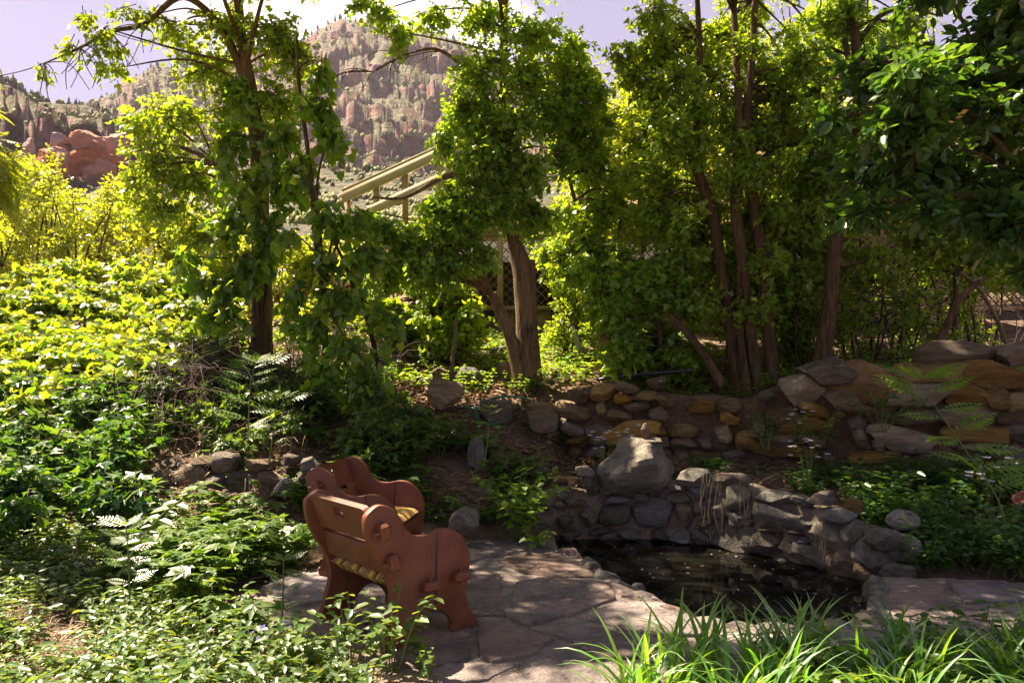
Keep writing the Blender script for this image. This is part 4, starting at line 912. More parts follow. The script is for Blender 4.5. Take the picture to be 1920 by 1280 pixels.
rk('rounded brown rock between grey brown rock and ivy', 1051, 797, 42, 26, 'stone_brown', 'cobble', 49)
rk('upright black stone below the hose on the bank', 895, 851, 33, 58, 'stone_grey', 'cobble', 50, .7)
rk('long brown stone lying left of the black stone', 846, 825, 50, 22, 'stone_brown', 'slab', 51)
rk('ridged brown rock at the foot of the bank', 936, 862, 46, 28, 'stone_brown', 'block', 52)
rk('small rounded rock above the left end of the pond wall', 1010, 885, 36, 20, 'stone_brown', 'cobble', 53)
rk('pale lichen covered rock behind the seat of the chairs', 870, 978, 58, 58, 'stone_pale', 'block', 54, .8, 6.65)
rk('pale weathered rock high up left of the thick trunk', 939, 660, 34, 22, 'stone_pale', 'block', 55)
rk('reddish rock against the foot of the thick trunk', 945, 694, 30, 30, 'stone_brown', 'block', 56)
rk('grey rock in the dry litter left of the thick trunk', 880, 704, 46, 30, 'stone_grey', 'cobble', 57)
rk('small dark rock behind the wooden stake', 826, 700, 30, 22, 'stone_brown', 'cobble', 58)
rk('yellow brown stone in the weeds right of the pond wall', 1597, 947, 34, 30, 'stone_tan', 'block', 60, .8, 6.25)
rk('pale lichened rock at the right end of the pond wall', 1690, 974, 62, 38, 'stone_pale', 'cobble', 61, .8, 6.05)
rk('pale granite rock beside the right rim of the pond', 1692, 1026, 66, 50, 'stone_pale', 'cobble', 62, .8, 5.85)
rk('flat dark rock on the patio by the right rim of the pond', 1684, 1070, 66, 30, 'stone_grey', 'slab', 63, .7, 5.75)
rk('small orange pebble on the coping at the right rim', 1653, 1094, 12, 9, 'stone_tan', 'cobble', 64, .8, 5.55)
rk('small grey stone on the near coping of the pond', 1196, 1101, 30, 16, 'stone_grey', 'cobble', 65, .8, 5.4)
# rubble wall on the left
r8 = lambda x, y, a, b: (180+x*.2656, 640+y*.2656, a*.2656, b*.2656)
rw = empty('rubble_wall', 'low loose rubble wall of brown and grey stones on the left bank', 'stone wall', (-3.6, 7.1, .3))
for k, (q, m) in enumerate([(r8(455, 950, 225, 115), 'stone_grey'), (r8(430, 1035, 145, 85), 'stone_brown'), (r8(700, 935, 265, 180), 'stone_brown'), (r8(915, 855, 210, 150), 'stone_brown'), (r8(1020, 975, 290, 140), 'stone_brown'), (r8(590, 1035, 90, 80), 'stone_tan'),
          (r8(890, 1060, 120, 90), 'stone_brown'), (r8(260, 1120, 300, 110), 'stone_brown'), (r8(270, 1020, 130, 110), 'stone_brown'), (r8(520, 1045, 60, 70), 'stone_brown'), (r8(740, 840, 150, 70), 'stone_brown'), (r8(1380, 830, 140, 80), 'stone_brown'), (r8(1510, 870, 120, 110), 'stone_grey'),
          (r8(850, 1000, 120, 100), 'stone_grey'), (r8(1150, 870, 160, 90), 'stone_brown'), (r8(240, 940, 120, 90), 'stone_brown'), (r8(1240, 960, 180, 100), 'stone_brown'), (r8(1500, 960, 140, 110), 'stone_brown'), (r8(1330, 1040, 200, 110), 'stone_grey'), (r8(120, 1080, 160, 90), 'stone_brown'), (r8(560, 850, 150, 80), 'stone_brown'), (r8(380, 870, 160, 70), 'stone_brown')]):
    px, py, a, b = q; Y = 6.95+.1*rg.uniform(-1, 1)+(950-py)*.003; s = Y/F
    put_rock('stone', P(px, py, Y), (a*s*1.05, .3, b*s*1.08), M[m], (rg.uniform(-.1, .1), rg.uniform(-.12, .12), rg.uniform(-.3, .3)), ('block', 'cobble')[k % 2], rw)

# ------------------------------------------------------------------ hose, pipes, stakes, pot
M['hose'] = plain('hose_green', (.012, .13, .06), .4); M['pipe'] = plain('pipe_black', (.012, .012, .013), .45); M['terracotta'] = plain('terracotta', (.28, .09, .045), .8); M['grey_wood'] = woodmat('grey_wood', (.35, .32, .28), (.55, .5, .45), .85, 'Z'); M['stake'] = woodmat('stake', (.1, .075, .035), (.17, .13, .06), .85, 'Z')
def onT(pts, lift=.03): return [T(a, b)+np.array([0, -.02, lift]) for a, b in pts]
hy = T(925, 790)[1]-.12
hp = [P(a, b, hy+(790-b)*.0045+o_) for a, b, o_ in ((1004, 752, 0), (980, 746, 0), (955, 743, 0), (930, 746, 0), (908, 758, 0), (898, 778, 0), (904, 792, -.02), (918, 796, -.02), (936, 790, -.02), (948, 772, -.02), (950, 752, -.03), (935, 744, -.03), (912, 752, -.04), (896, 764, -.04), (875, 764, -.02), (892, 768, -.06), (895, 792, -.06), (902, 818, -.05), (915, 836, -.02), (945, 845, 0), (985, 852, 0))]
V, Q, Tn = tube(catmull(hp, 6), .0125, 8); tag(obj('garden_hose', V, [Q, Tn], M['hose'], smooth=True), 'loop of green garden hose hanging on the bank', 'hose')
V, Q, Tn = tube(catmull([P(1120, 712, 9.0), P(1160, 706, 8.9), P(1230, 699, 8.8), P(1300, 694, 8.7)], 6), .022, 8); tag(obj('irrigation_pipe', V, [Q, Tn], M['pipe'], smooth=True), 'thick black irrigation pipe along the top of the stone wall', 'pipe')
V, Q, Tn = tube(catmull(onT([(815, 772), (835, 775), (860, 770), (885, 766)], .03), 5), .012, 8); tag(obj('irrigation_pipe', V, [Q, Tn], M['pipe'], smooth=True), 'thin black pipe beneath the tilted tan slab', 'pipe')
V, Q, Tn = tube([P(846, 716, 8.9), P(850, 660, 8.9), P(857, 592, 8.9)], [.024, .022, .018], 7, lump=.15); tag(obj('wooden_stake', V, [Q, Tn], M['stake'], smooth=True), 'upright weathered stake left of the thick trunk', 'stake')
V, f = beam(P(1093, 668, 10.4), P(1072, 612, 10.4), .06, .1, (0, 1, 0)); tag(obj('grey_plank', V, f, M['grey_wood']), 'short leaning pale grey plank right of the thick trunk', 'plank')
V, f = beam(P(836, 560, 12.3), P(836, 484, 12.3), .1, .1, (0, 1, 0)); tag(obj('pale_post', V, f, M['deck_wood_z']), 'pale square post at the left end of the lattice', 'post')
def pot(px, py, Y):
    prof = [(0, 0), (.1, 0), (.135, .14), (.15, .2), (.172, .2), (.172, .25), (.15, .25), (.14, .2), (.0, .19)]; n = 24; a = np.linspace(0, 2*pi, n, endpoint=False)
    V = np.array([(r*math.cos(t), r*math.sin(t), z) for r, z in prof for t in a]); ii = (np.arange(len(prof)-1)[:, None]*n+np.arange(n)); jj = (np.arange(len(prof)-1)[:, None]*n+(np.arange(n)+1) % n)
    o = obj('terracotta_pot', V, np.stack([ii, jj, jj+n, ii+n], -1).reshape(-1, 4), M['terracotta'], smooth=True, sharp=40); o.location = (4.62, 6.5, float(H(np.array([4.62]), np.array([6.5]))[0])+.03); o.rotation_euler = (.2, -.25, 0); tag(o, 'tilted terracotta pot in the weeds at the right edge', 'pot')
pot(0, 0, 0)

# ------------------------------------------------------------------ trees
rt = np.random.default_rng(21)
# slender tree on the left
t1 = [st([(490, 680), (492, 560), (488, 430), (485, 300), (472, 180), (452, 60), (440, -100), (430, -280)], 9., [.145, .125, .11, .095, .08, .06, .045, .03]),
      st([(470, 190), (420, 60), (345, -5), (270, 45), (205, 60), (150, 90), (85, 118)], [9, 8.9, 8.6, 8.3, 8.1, 7.9, 7.8], [.05, .045, .035, .028, .02, .014, .006]),
      st([(486, 420), (430, 330), (350, 280), (270, 270)], [9, 9.1, 9.3, 9.4], [.05, .04, .025, .012]),
      ([P(440, -100, 9.), np.array([-3.6, 8.2, 6.7]), np.array([-3.9, 7.2, 6.6]), np.array([-4.1, 6.2, 6.3])], [.055, .05, .045, .036])]
c1 = pclumps([(300, 300, 75, 80, 9.3, .6, 45), (262, 225, 45, 45, 9.3, .4, 20), (335, 205, 70, 60, 9.3, .5, 40), (365, 335, 80, 75, 9.5, .6, 45), (310, 385, 70, 40, 9.4, .5, 26), (400, 125, 80, 70, 9.2, .6, 44), (430, 40, 80, 55, 9., .6, 40),
               (520, 60, 75, 55, 9., .6, 40), (560, 105, 50, 60, 9., .5, 28), (250, 335, 32, 50, 9.4, .4, 12), (450, 190, 70, 70, 9.2, .6, 40), (520, 180, 50, 70, 9., .5, 30), (390, 430, 70, 50, 9.5, .5, 26), (330, 60, 60, 40, 9., .5, 16),
               (160, 25, 38, 18, 8., .2, 4), (205, 55, 45, 20, 8., .2, 4), (135, 82, 35, 14, 7.9, .2, 3), (84, 118, 12, 9, 7.8, .1, 2), (240, 15, 50, 18, 8.2, .2, 5), (185, 105, 38, 18, 8., .2, 4), (300, 25, 45, 22, 8.5, .3, 5), (235, 125, 18, 14, 8.2, .2, 3), (215, 85, 28, 14, 8.1, .2, 4),
               (430, -120, 170, 90, 9., 1.3, 90), (300, -160, 150, 80, 8.6, 1.2, 60), (560, -130, 140, 90, 9.4, 1.2, 70), (440, -280, 140, 110, 9., 1.2, 70)])+region([(430, -340), (760, -340), (760, -120), (430, -120)], 6.8, 8.6, 10, 90, 22, rt, .6)+region([(-60, -420), (520, -420), (520, -150), (60, -150)], 5.8, 7.6, 34, 90, 22, rt, .55)
ex = []
for k in range(26):
    q = t1[1][0][3+k % 4]; e = q+rt.normal(size=3)*np.array([.25, .2, .12])+np.array([-.1, 0, -.32]); ex.append((catmull([q, (q+e)/2+rt.normal(size=3)*.05, e], 4), .006))
make_tree('deciduous_tree', 'slender tree on the left with a bare lower trunk and arching top branch', t1, c1, M['leaf_tree'], M['bark'], rt, extra_limbs=ex, dense=1.9, lpt=9, tp='ternate', size=.095, droop=.35)
# vines
def vine(name, label, stems, clumps, m, size, lpt=8, tp='heart', cat='vine', bark=None, rng=rt, **k):
    return make_tree(name, label, stems, clumps, m, bark or M['bark_dark'], rng, cat=cat, lpt=lpt, tp=tp, size=size, **k)
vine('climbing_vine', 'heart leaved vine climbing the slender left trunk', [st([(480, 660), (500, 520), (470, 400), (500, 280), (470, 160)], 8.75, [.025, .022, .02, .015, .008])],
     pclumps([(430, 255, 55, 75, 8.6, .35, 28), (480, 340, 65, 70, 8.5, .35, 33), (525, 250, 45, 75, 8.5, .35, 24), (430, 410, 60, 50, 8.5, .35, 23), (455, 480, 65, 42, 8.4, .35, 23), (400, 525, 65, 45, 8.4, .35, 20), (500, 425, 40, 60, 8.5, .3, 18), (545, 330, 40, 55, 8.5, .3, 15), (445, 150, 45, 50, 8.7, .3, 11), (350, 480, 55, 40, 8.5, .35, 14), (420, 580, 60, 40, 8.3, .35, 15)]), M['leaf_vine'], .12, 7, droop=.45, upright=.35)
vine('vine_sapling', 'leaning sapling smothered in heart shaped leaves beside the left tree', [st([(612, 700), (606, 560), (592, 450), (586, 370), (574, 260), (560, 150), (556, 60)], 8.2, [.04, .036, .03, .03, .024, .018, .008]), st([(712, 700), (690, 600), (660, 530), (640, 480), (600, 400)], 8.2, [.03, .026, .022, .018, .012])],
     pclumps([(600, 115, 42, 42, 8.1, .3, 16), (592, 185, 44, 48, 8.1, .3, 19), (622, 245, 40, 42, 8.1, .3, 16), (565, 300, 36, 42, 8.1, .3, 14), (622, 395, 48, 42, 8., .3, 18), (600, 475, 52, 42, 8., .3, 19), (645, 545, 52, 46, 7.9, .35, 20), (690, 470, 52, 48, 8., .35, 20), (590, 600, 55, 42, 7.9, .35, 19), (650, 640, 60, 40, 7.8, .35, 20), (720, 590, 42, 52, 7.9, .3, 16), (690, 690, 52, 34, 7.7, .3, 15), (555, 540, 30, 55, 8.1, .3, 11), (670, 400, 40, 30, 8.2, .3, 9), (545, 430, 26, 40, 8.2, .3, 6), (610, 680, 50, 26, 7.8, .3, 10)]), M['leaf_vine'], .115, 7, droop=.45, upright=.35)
# thick forked trunk
t2 = [st([(992, 715), (987, 600), (978, 500), (960, 440), (946, 340), (941, 200), (945, 80), (946, -80), (952, -300)], 9.5, [.18, .14, .13, .085, .065, .055, .05, .042, .03]),
      st([(978, 718), (960, 640), (940, 590), (922, 550)], 9.4, [.1, .082, .07, .06]), st([(995, 590), (993, 530), (991, 488)], 9.5, [.09, .095, .08]),
      st([(952, 400), (900, 350), (840, 330), (760, 370), (700, 370)], [9.5, 9.2, 9., 8.8, 8.7], [.05, .045, .035, .022, .012]), st([(942, 230), (880, 140), (825, 95), (770, 100), (700, 135)], [9.5, 9.4, 9.3, 9.2, 9.1], [.033, .03, .02, .012, .005]),
      ([P(945, -70, 9.5), np.array([-.5, 8.3, 7.0]), np.array([-1.0, 7.0, 6.7]), np.array([-1.3, 5.7, 6.3])], [.06, .052, .045, .036])]
c2 = pclumps([(900, 125, 67, 50, 9.3, .5, 44), (985, 150, 67, 56, 9.3, .5, 44), (880, 205, 61, 56, 9.2, .5, 44), (960, 235, 84, 56, 9.1, .5, 56), (1035, 205, 50, 56, 9.3, .5, 34), (905, 290, 72, 56, 9.1, .5, 50), (990, 310, 72, 56, 9.1, .5, 50), (1050, 285, 38, 50, 9.3, .4, 24), (865, 350, 50, 44, 9., .4, 32), (935, 380, 72, 47, 9.1, .5, 42), (1000, 395, 50, 47, 9.3, .4, 28),
               (865, 425, 56, 44, 9., .4, 30), (1000, 60, 84, 50, 9.5, .6, 40), (905, 35, 72, 44, 9.5, .5, 36), (1075, 85, 47, 56, 9.7, .5, 26), (1100, 160, 24, 53, 9.8, .4, 14), (815, 385, 44, 40, 8.8, .4, 24), (745, 425, 56, 33, 8.7, .4, 26), (690, 395, 33, 22, 8.7, .3, 8), (765, 455, 64, 42, 8.7, .4, 30), (840, 490, 56, 44, 8.9, .4, 28), (830, 250, 29, 44, 9.2, .3, 14), (720, 18, 47, 22, 9.1, .3, 11), (752, 60, 26, 35, 9.1, .3, 12), (810, 20, 56, 22, 9.2, .3, 16), (690, 5, 40, 15, 9.1, .3, 6), (900, 470, 44, 31, 9., .3, 16), (940, 230, 125, 180, 9.3, .6, 130), (1060, 180, 60, 120, 9.6, .5, 50),
               (940, -110, 220, 90, 9.5, 1.4, 66), (800, -170, 150, 90, 8.6, 1.2, 48), (1090, -150, 150, 100, 9.5, 1.3, 48), (950, -300, 200, 110, 9.2, 1.5, 60), (900, -240, 180, 90, 7.8, 1., 42), (1020, -260, 160, 90, 8., 1., 36)])+region([(480, -520), (900, -520), (900, -260), (480, -260)], 5.2, 6.4, 30, 95, 14, rt, .5)+region([(650, 420), (760, 410), (890, 370), (900, 520), (700, 550)], 8.6, 9.4, 17, 34, 20, rt, .35)+region([(740, -360), (1240, -360), (1240, -130), (740, -130)], 6.6, 8.6, 24, 90, 15, rt, .6)
ex = []
for k in range(14):
    q = t2[4][0][2+k % 3]; e = q+np.array([rt.uniform(-.7, -.1), rt.uniform(-.2, .2), rt.uniform(-.75, -.1)]); ex.append((catmull([q, (q+e)/2+np.array([-.1, 0, .08]), e], 4), .006))
make_tree('deciduous_tree', 'thick forked tree in the middle with a sawn off second stem', t2, c2, M['leaf_maple'], M['bark'], rt, extra_limbs=ex, dense=2.3, lpt=10, tp='maple', size=.09, droop=.3, trunk_n=18, lump=.07)
# multi stemmed tree right of centre
t3 = [st([(1388, 745), (1376, 640), (1352, 500), (1336, 400), (1312, 330), (1300, 285), (1306, 220), (1312, 100), (1300, -120)], 8.9, [.12, .09, .072, .066, .064, .06, .046, .036, .025]),
      st([(1302, 300), (1268, 245), (1240, 205), (1195, 150), (1150, 100)], [8.9, 8.9, 9., 9.1, 9.2], [.05, .045, .035, .025, .01]), st([(1426, 750), (1402, 600), (1391, 480), (1379, 380), (1386, 250), (1380, 100), (1370, -120)], 8.75, [.08, .072, .068, .062, .05, .04, .025]),
      st([(1456, 750), (1441, 620), (1426, 470), (1410, 350), (1400, 230), (1412, 80), (1422, -160)], 8.8, [.08, .074, .07, .065, .055, .04, .025]), st([(1405, 750), (1396, 690), (1388, 620), (1386, 500)], 8.7, [.05, .045, .04, .02])]
poly3 = [(1180, 20), (1380, -20), (1540, 10), (1560, 250), (1520, 440), (1400, 500), (1260, 480), (1170, 300), (1200, 140)]
c3 = region(poly3, 8.5, 10.4, 80, 44, 22, rt, .4)+pclumps([(1340, 150, 165, 150, 9.3, .8, 230), (1290, 380, 140, 110, 9.5, .8, 150), (1470, 300, 110, 210, 9.1, .7, 150), (1420, 540, 110, 80, 9.2, .6, 70)])+pclumps([(1330, 560, 60, 45, 8.6, .4, 22), (1420, 560, 50, 50, 8.4, .4, 24), (1280, 470, 60, 40, 8.8, .4, 24), (1440, 470, 45, 40, 8.5, .4, 18), (1350, -110, 220, 90, 9., 1.4, 60), (1250, -220, 180, 100, 8.8, 1.4, 45), (1420, -260, 200, 110, 8.6, 1.5, 50), (1480, -120, 120, 80, 8.2, 1.2, 30), (1185, 140, 50, 45, 9.1, .4, 26), (1150, 100, 30, 30, 9.2, .3, 12), (1230, 60, 50, 45, 9., .4, 24)])+region([(1200, -360), (1600, -360), (1600, -120), (1200, -120)], 6.6, 8.4, 10, 90, 20, rt, .6)
make_tree('deciduous_tree', 'tree of several slim leaning stems rising from the dry stone wall', t3, c3, M['leaf_tree'], M['bark_dark'], rt, lpt=10, tp='ternate', size=.09, droop=.25)
# right trunk
t4 = [st([(1538, 690), (1556, 580), (1562, 500), (1576, 400), (1596, 300), (1612, 200), (1606, 100), (1596, 0), (1590, -220)], 8.6, [.11, .08, .075, .07, .065, .06, .055, .05, .03]), st([(1612, 190), (1585, 80), (1572, -80)], 8.6, [.04, .035, .02]), st([(1612, 75), (1650, 30), (1700, 16), (1760, 30)], 8.6, [.035, .03, .02, .01]), st([(1560, 500), (1650, 480), (1740, 430)], [8.6, 8.8, 9.], [.03, .022, .01])]
poly4 = [(1490, 10), (1700, 10), (1720, 160), (1660, 330), (1640, 420), (1500, 420), (1480, 200)]
c4_ = region(poly4, 8.3, 9.8, 46, 46, 24, rt, .4)+pclumps([(1600, -120, 170, 90, 8.4, 1.3, 60), (1560, -260, 160, 90, 8.2, 1.3, 40), (1680, -180, 150, 90, 7.6, 1.2, 50), (1500, 500, 40, 60, 8.8, .4, 20), (1640, 470, 50, 40, 8.8, .4, 18)])
make_tree('deciduous_tree', 'dark curving trunk standing on the wall right of the slim stems', t4, c4_, M['leaf_maple'], M['bark_dark'], rt, lpt=10, tp='ternate', size=.09, droop=.25)
# glossy leaved tree leaning in from the right, trunk outside the frame
t5 = [([np.array([5.3, 6.3, .3]), np.array([5.2, 6.2, 1.8]), np.array([5.0, 6.1, 3.2]), np.array([4.7, 5.9, 4.6]), np.array([4.4, 5.8, 6.0])], [.13, .11, .1, .08, .05]), ([np.array([5.0, 6.1, 3.0]), np.array([4.2, 5.9, 3.7]), np.array([3.5, 5.8, 4.0]), np.array([2.9, 5.8, 4.0])], [.06, .045, .03, .012]), ([np.array([5.15, 6.2, 2.2]), np.array([4.5, 5.9, 2.7]), np.array([3.8, 5.8, 2.8]), np.array([3.3, 5.7, 2.65])], [.05, .04, .025, .01])]
poly5 = [(1640, 120), (1780, 30), (1990, -20), (1990, 420), (1880, 430), (1760, 400), (1620, 330), (1600, 240)]
c5 = region(poly5, 5.3, 6.6, 44, 75, 19, rt, .4)+pclumps([(1760, -60, 90, 60, 6., .7, 40), (1900, -90, 120, 80, 6., .8, 70), (1980, 480, 60, 60, 6., .4, 30), (1560, 230, 50, 30, 5.8, .3, 8), (1620, 390, 60, 40, 5.8, .3, 14), (1820, -180, 180, 110, 5.6, 1., 90), (1980, -260, 200, 140, 5.6, 1.2, 100)])
make_tree('deciduous_tree', 'dark glossy leaved tree leaning in from the right edge', t5, c5, M['leaf_dark'], M['bark_dark'], rt, dense=1.7, lpt=8, tp='ovate', size=.125, droop=.15, upright=.8)
# saplings and background trees, lit from behind
def sapling(label, base, tip, Y, poly, n, r, dens, m, size, tp='ternate', Yr=(0, 0), lpt=8, rad=.035, extra=[], loose=()):
    p0, p1 = np.array(base), np.array(tip); mid = [(base[0]*.5+tip[0]*.5+rt.uniform(-12, 12), base[1]*.5+tip[1]*.5)]
    make_tree('sapling', label, [st([base]+mid+[tip], Y, [rad, rad*.8, rad*.3])]+extra, region(poly, Y+Yr[0], Y+Yr[1], int(n*1.4), r, dens, rt, .4)+pclumps(loose), m, M['bark_dark'], rt, cat='sapling', lpt=lpt, tp=tp, size=size*.9, group='saplings between the trees and the deck', trunk_n=8)
sapling('thin sapling leaning left just right of the thick trunk', (1150, 640), (1020, 110), 9.9, [(1010, 120), (1110, 90), (1160, 260), (1200, 420), (1150, 520), (1030, 500), (1020, 400), (1060, 300)], 42, 42, 20, M['leaf_tree'], .11, Yr=(-.2, .8))
sapling('sunlit sapling behind the gap right of the middle tree', (1210, 640), (1180, 170), 11.6, [(1100, 160), (1220, 150), (1300, 300), (1300, 450), (1140, 460), (1080, 330)], 36, 45, 22, M['leaf_gold'], .1, Yr=(-.6, .4))
sapling('bushy box elder sapling below the slim stems', (1240, 720), (1210, 500), 9.2, [(1120, 500), (1300, 480), (1330, 600), (1280, 700), (1150, 680)], 30, 42, 20, M['leaf_maple'], .13, Yr=(-.4, .7))
sapling('yellow green sapling between slim stems and curving trunk', (1500, 690), (1490, 380), 9.8, [(1420, 380), (1560, 380), (1590, 560), (1530, 660), (1440, 640)], 30, 42, 20, M['leaf_tree'], .1, Yr=(-.5, .8))
sapling('bright sapling behind the slim stems against the deck', (1400, 560), (1420, 200), 11.4, [(1250, 180), (1560, 120), (1600, 330), (1480, 420), (1320, 430)], 26, 45, 16, M['leaf_gold'], .1, Yr=(-.4, .8), loose=[(1260, 280, 170, 150, 11.3, .8, 170), (1480, 260, 140, 160, 11.3, .8, 130), (1120, 330, 90, 140, 11., .6, 80)])
sapling('leafy sapling growing beside the stairs left of the thick trunk', (800, 660), (790, 470), 10.3, [(660, 480), (860, 500), (890, 600), (800, 660), (700, 640)], 34, 38, 20, M['leaf_tree'], .1, 'heart', (-.5, 1.))
sapling('dark leafy sapling in front of the deck edge at the right', (1790, 640), (1780, 380), 9.2, [(1620, 330), (1940, 330), (1940, 520), (1640, 520)], 34, 50, 16, M['leaf_maple'], .1, Yr=(-.4, .6))
sapling('small saplings of maple leaves right of the dead snag', (1180, 690), (1150, 560), 9.6, [(1090, 470), (1180, 450), (1200, 560), (1120, 600)], 12, 34, 14, M['leaf_maple'], .11, 'maple', (-.3, .4))
sapling('yellow lit shrub by the stairs behind the leaning sapling', (650, 640), (640, 500), 11.5, [(520, 540), (760, 560), (780, 680), (560, 680)], 26, 40, 20, M['leaf_gold'], .1, 'heart', (-.5, .8))
def bgtree(label, px, Y, ztop, rad, n, m, size):
    x = (px-960)*Y/F; zb = float(H(np.array([x]), np.array([Y]))[0]); cl_ = []
    for k in range(n):
        q = ell(1, rt, .2)[0]; cl_.append((np.array([x+q[0]*rad, Y+q[1]*rad, zb+(ztop-zb)*(.62+.36*q[2])]), (rad*.32, rad*.32, rad*.26), 24))
    make_tree('background_tree', label, [([np.array([x, Y, zb-.2]), np.array([x+.1, Y, (zb+ztop)*.5]), np.array([x, Y, ztop*.95])], [.16, .1, .02])], cl_, m, M['bark_dark'], rt, cat='tree', dense=1.0, lpt=7, tp='diamond', size=size, group='trees beyond the garden', trunk_n=8, tl=.7)
bgtree('rounded sunlit tree behind the deck right of the middle tree', 1165, 17.5, 8.2, 2.0, 34, M['leaf_gold'], .13)
bgtree('tall tree behind the house roof at the right', 1480, 23, 13.5, 3.4, 44, M['leaf_tree'], .16)
bgtree('tree behind the house above the slim stems', 1330, 23.5, 12., 2.8, 36, M['leaf_gold'], .16)
bgtree('yellow green tree above the bright thicket at the far left', 30, 22, 7.6, 2.0, 26, M['leaf_gold'], .12)
bgtree('yellow green tree in the hedge row left of the slender tree', 110, 25, 8.0, 2.0, 26, M['leaf_gold'], .12)
bgtree('pale green tree in the hedge row behind the thicket', 190, 22, 7.0, 1.8, 24, M['leaf_gold'], .12)
bgtree('round tree in the hedge row just left of the slender tree', 290, 24, 7.4, 1.9, 24, M['leaf_gold'], .12)
bgtree('small sunlit tree behind the slender tree trunk', 400, 19, 5.6, 1.5, 20, M['leaf_gold'], .12)
bgtree('tall tree rising behind the house at the far right', 1750, 25, 14., 3.4, 40, M['leaf_tree'], .16)
bgtree('sunlit tree behind the staircase', 640, 21, 5.4, 1.6, 20, M['leaf_gold'], .12)
# locust branch at the left edge
make_tree('locust_tree', 'yellow feathery leaved branch poking in at the left edge', [([np.array([-5.6, 6.2, .3]), np.array([-5.4, 6.2, 2.4]), np.array([-5.0, 6.2, 3.6]), np.array([-4.6, 6.2, 4.4])], [.07, .06, .04, .02])],
          pclumps([(-5, 290, 30, 50, 6.2, .25, 14), (-60, 260, 60, 60, 6.2, .3, 30), (-90, 360, 60, 50, 6.3, .3, 26), (-100, 150, 80, 60, 6.2, .4, 34), (5, 335, 16, 22, 6.2, .15, 4)]), M['leaf_gold'], M['bark_dark'], rt, lpt=5, tp='pinnate', size=.22, droop=.4)
# dead snag and leaning pole
V, Q, Tn = tube(catmull([P(1150, 700, 9.9), P(1138, 610, 9.9), P(1128, 540, 9.9), P(1122, 470, 9.9)], 8), np.linspace(.16, .1, 25), 12, lump=.28); tag(obj('dead_snag', V, [Q, Tn], M['bark'], smooth=True), 'broken dead snag standing right of the thick trunk', 'snag')
V, Q, Tn = tube(catmull([P(1356, 722, 8.7), P(1320, 665, 8.75), P(1278, 612, 8.8), P(1255, 590, 8.85)], 5), np.linspace(.06, .035, 16), 9, lump=.12); tag(obj('leaning_log', V, [Q, Tn], M['bark_dark'], smooth=True), 'bare dark log leaning against the slim stems', 'log')
V, Q, Tn = tube(catmull([P(1895, 668, 8.3), P(1870, 600, 8.35), P(1835, 540, 8.4), P(1800, 510, 8.4)], 5), np.linspace(.026, .018, 16), 8, lump=.1); tag(obj('bent_pole', V, [Q, Tn], M['stake'], smooth=True), 'yellowish bent pole leaning above the right end of the wall', 'pole')
V, Q, Tn = tube(catmull([P(1735, 690, 8.3), P(1775, 610, 8.3), P(1800, 560, 8.3), P(1845, 520, 8.3)], 5), np.linspace(.05, .03, 16), 8, lump=.1); tag(obj('leaning_log', V, [Q, Tn], M['bark_dark'], smooth=True), 'dark crooked log leaning behind the peak stone of the wall', 'log')
# ------------------------------------------------------------------ undergrowth
rp_ = np.random.default_rng(33)
M['twig_dry'] = plain('twig_dry', (.18, .13, .075), .9)
def tpoly(lst): return [T(a, b)[:2] for a, b in lst]
def carpet(name, label, cat, poly, n, hgt, tp, size, m, pairs=4, lean=.6, rng=rp_, stem=True, droop=.1, mask=None, up=.9):
    b = rand_in(poly, n, rng)
    if mask is not None: b = b[fbm(np.c_[b*mask[0], 0*b[:, 0]], 3, 77) > mask[1]]
    n = len(b); z = H(b[:, 0], b[:, 1]); b = np.c_[b, z]
    a = rng.uniform(0, 2*pi, n); h = rng.uniform(*hgt, n); dirv = np.stack([np.cos(a)*lean, np.sin(a)*lean, np.ones(n)], 1)
    e = b+dirv*h[:, None]; mdl = b+dirv*h[:, None]*.5+np.array([0, 0, 1])*h[:, None]*.18
    t = np.linspace(.3, 1, pairs)[None, :, None]; p = (1-t)**2*b[:, None]+2*t*(1-t)*mdl[:, None]+t*t*e[:, None]
    P2 = np.repeat(p, 2, 1); k = P2.shape[1]; th = rng.uniform(0, 2*pi, (n, k)); th[:, 1::2] = th[:, 0::2]+pi+rng.uniform(-.4, .4, (n, k//2))
    dr = np.stack([np.cos(th), np.sin(th), rng.uniform(-.25, .45, (n, k))-droop], -1); uu = np.array([0, 0, up])+rng.normal(size=(n, k, 3))*.3
    s = size*rng.uniform(.6, 1.25, n*k)
    V, f = leaves(P2.reshape(-1, 3), dr.reshape(-1, 3), uu.reshape(-1, 3), s, tp); o = tag(obj(name, V, f, m), label, cat, kind='stuff')
    if stem:
        V, Q = twigs(np.stack([b, e], 1), np.broadcast_to([.003, .0015], (n, 2))); obj('stems', V, Q, M['twig_green'], o)
    return o
# bright vine thicket on the left
def mound_clumps(poly, n, r, dens, rng, yf):
    o = []
    for a, b in rand_in(poly, n, rng):
        Y = yf(b)+rng.uniform(-.3, .3); k = rng.uniform(.7, 1.3); o.append((P(a, b+10, Y), (r*k, r*k, r*.6*k), int(dens*k)))
    return o
yf = lambda b: np.interp(b, [460, 480, 560, 640, 700, 780], [13., 12.2, 10.6, 9.2, 8.2, 7.4])
mc = mound_clumps([(-120, 540), (60, 505), (180, 470), (330, 480), (450, 520), (440, 610), (330, 670), (200, 700), (60, 740), (-120, 760)], 170, .34, 22, rp_, yf)
make_tree('vine_thicket', 'sunlit mound of heart shaped vine leaves at the left', [([np.array([-6, 9.8, 1.2]), np.array([-5.9, 9.8, 1.5]), np.array([-5.8, 9.9, 1.8])], [.04, .03, .015])], mc, M['leaf_mound'], M['twig'], rp_, cat='vine thicket', limbs_on=False, dense=1.2, lpt=8, tp='heart', size=.105, droop=.2, upright=.5, limb_r=.01)
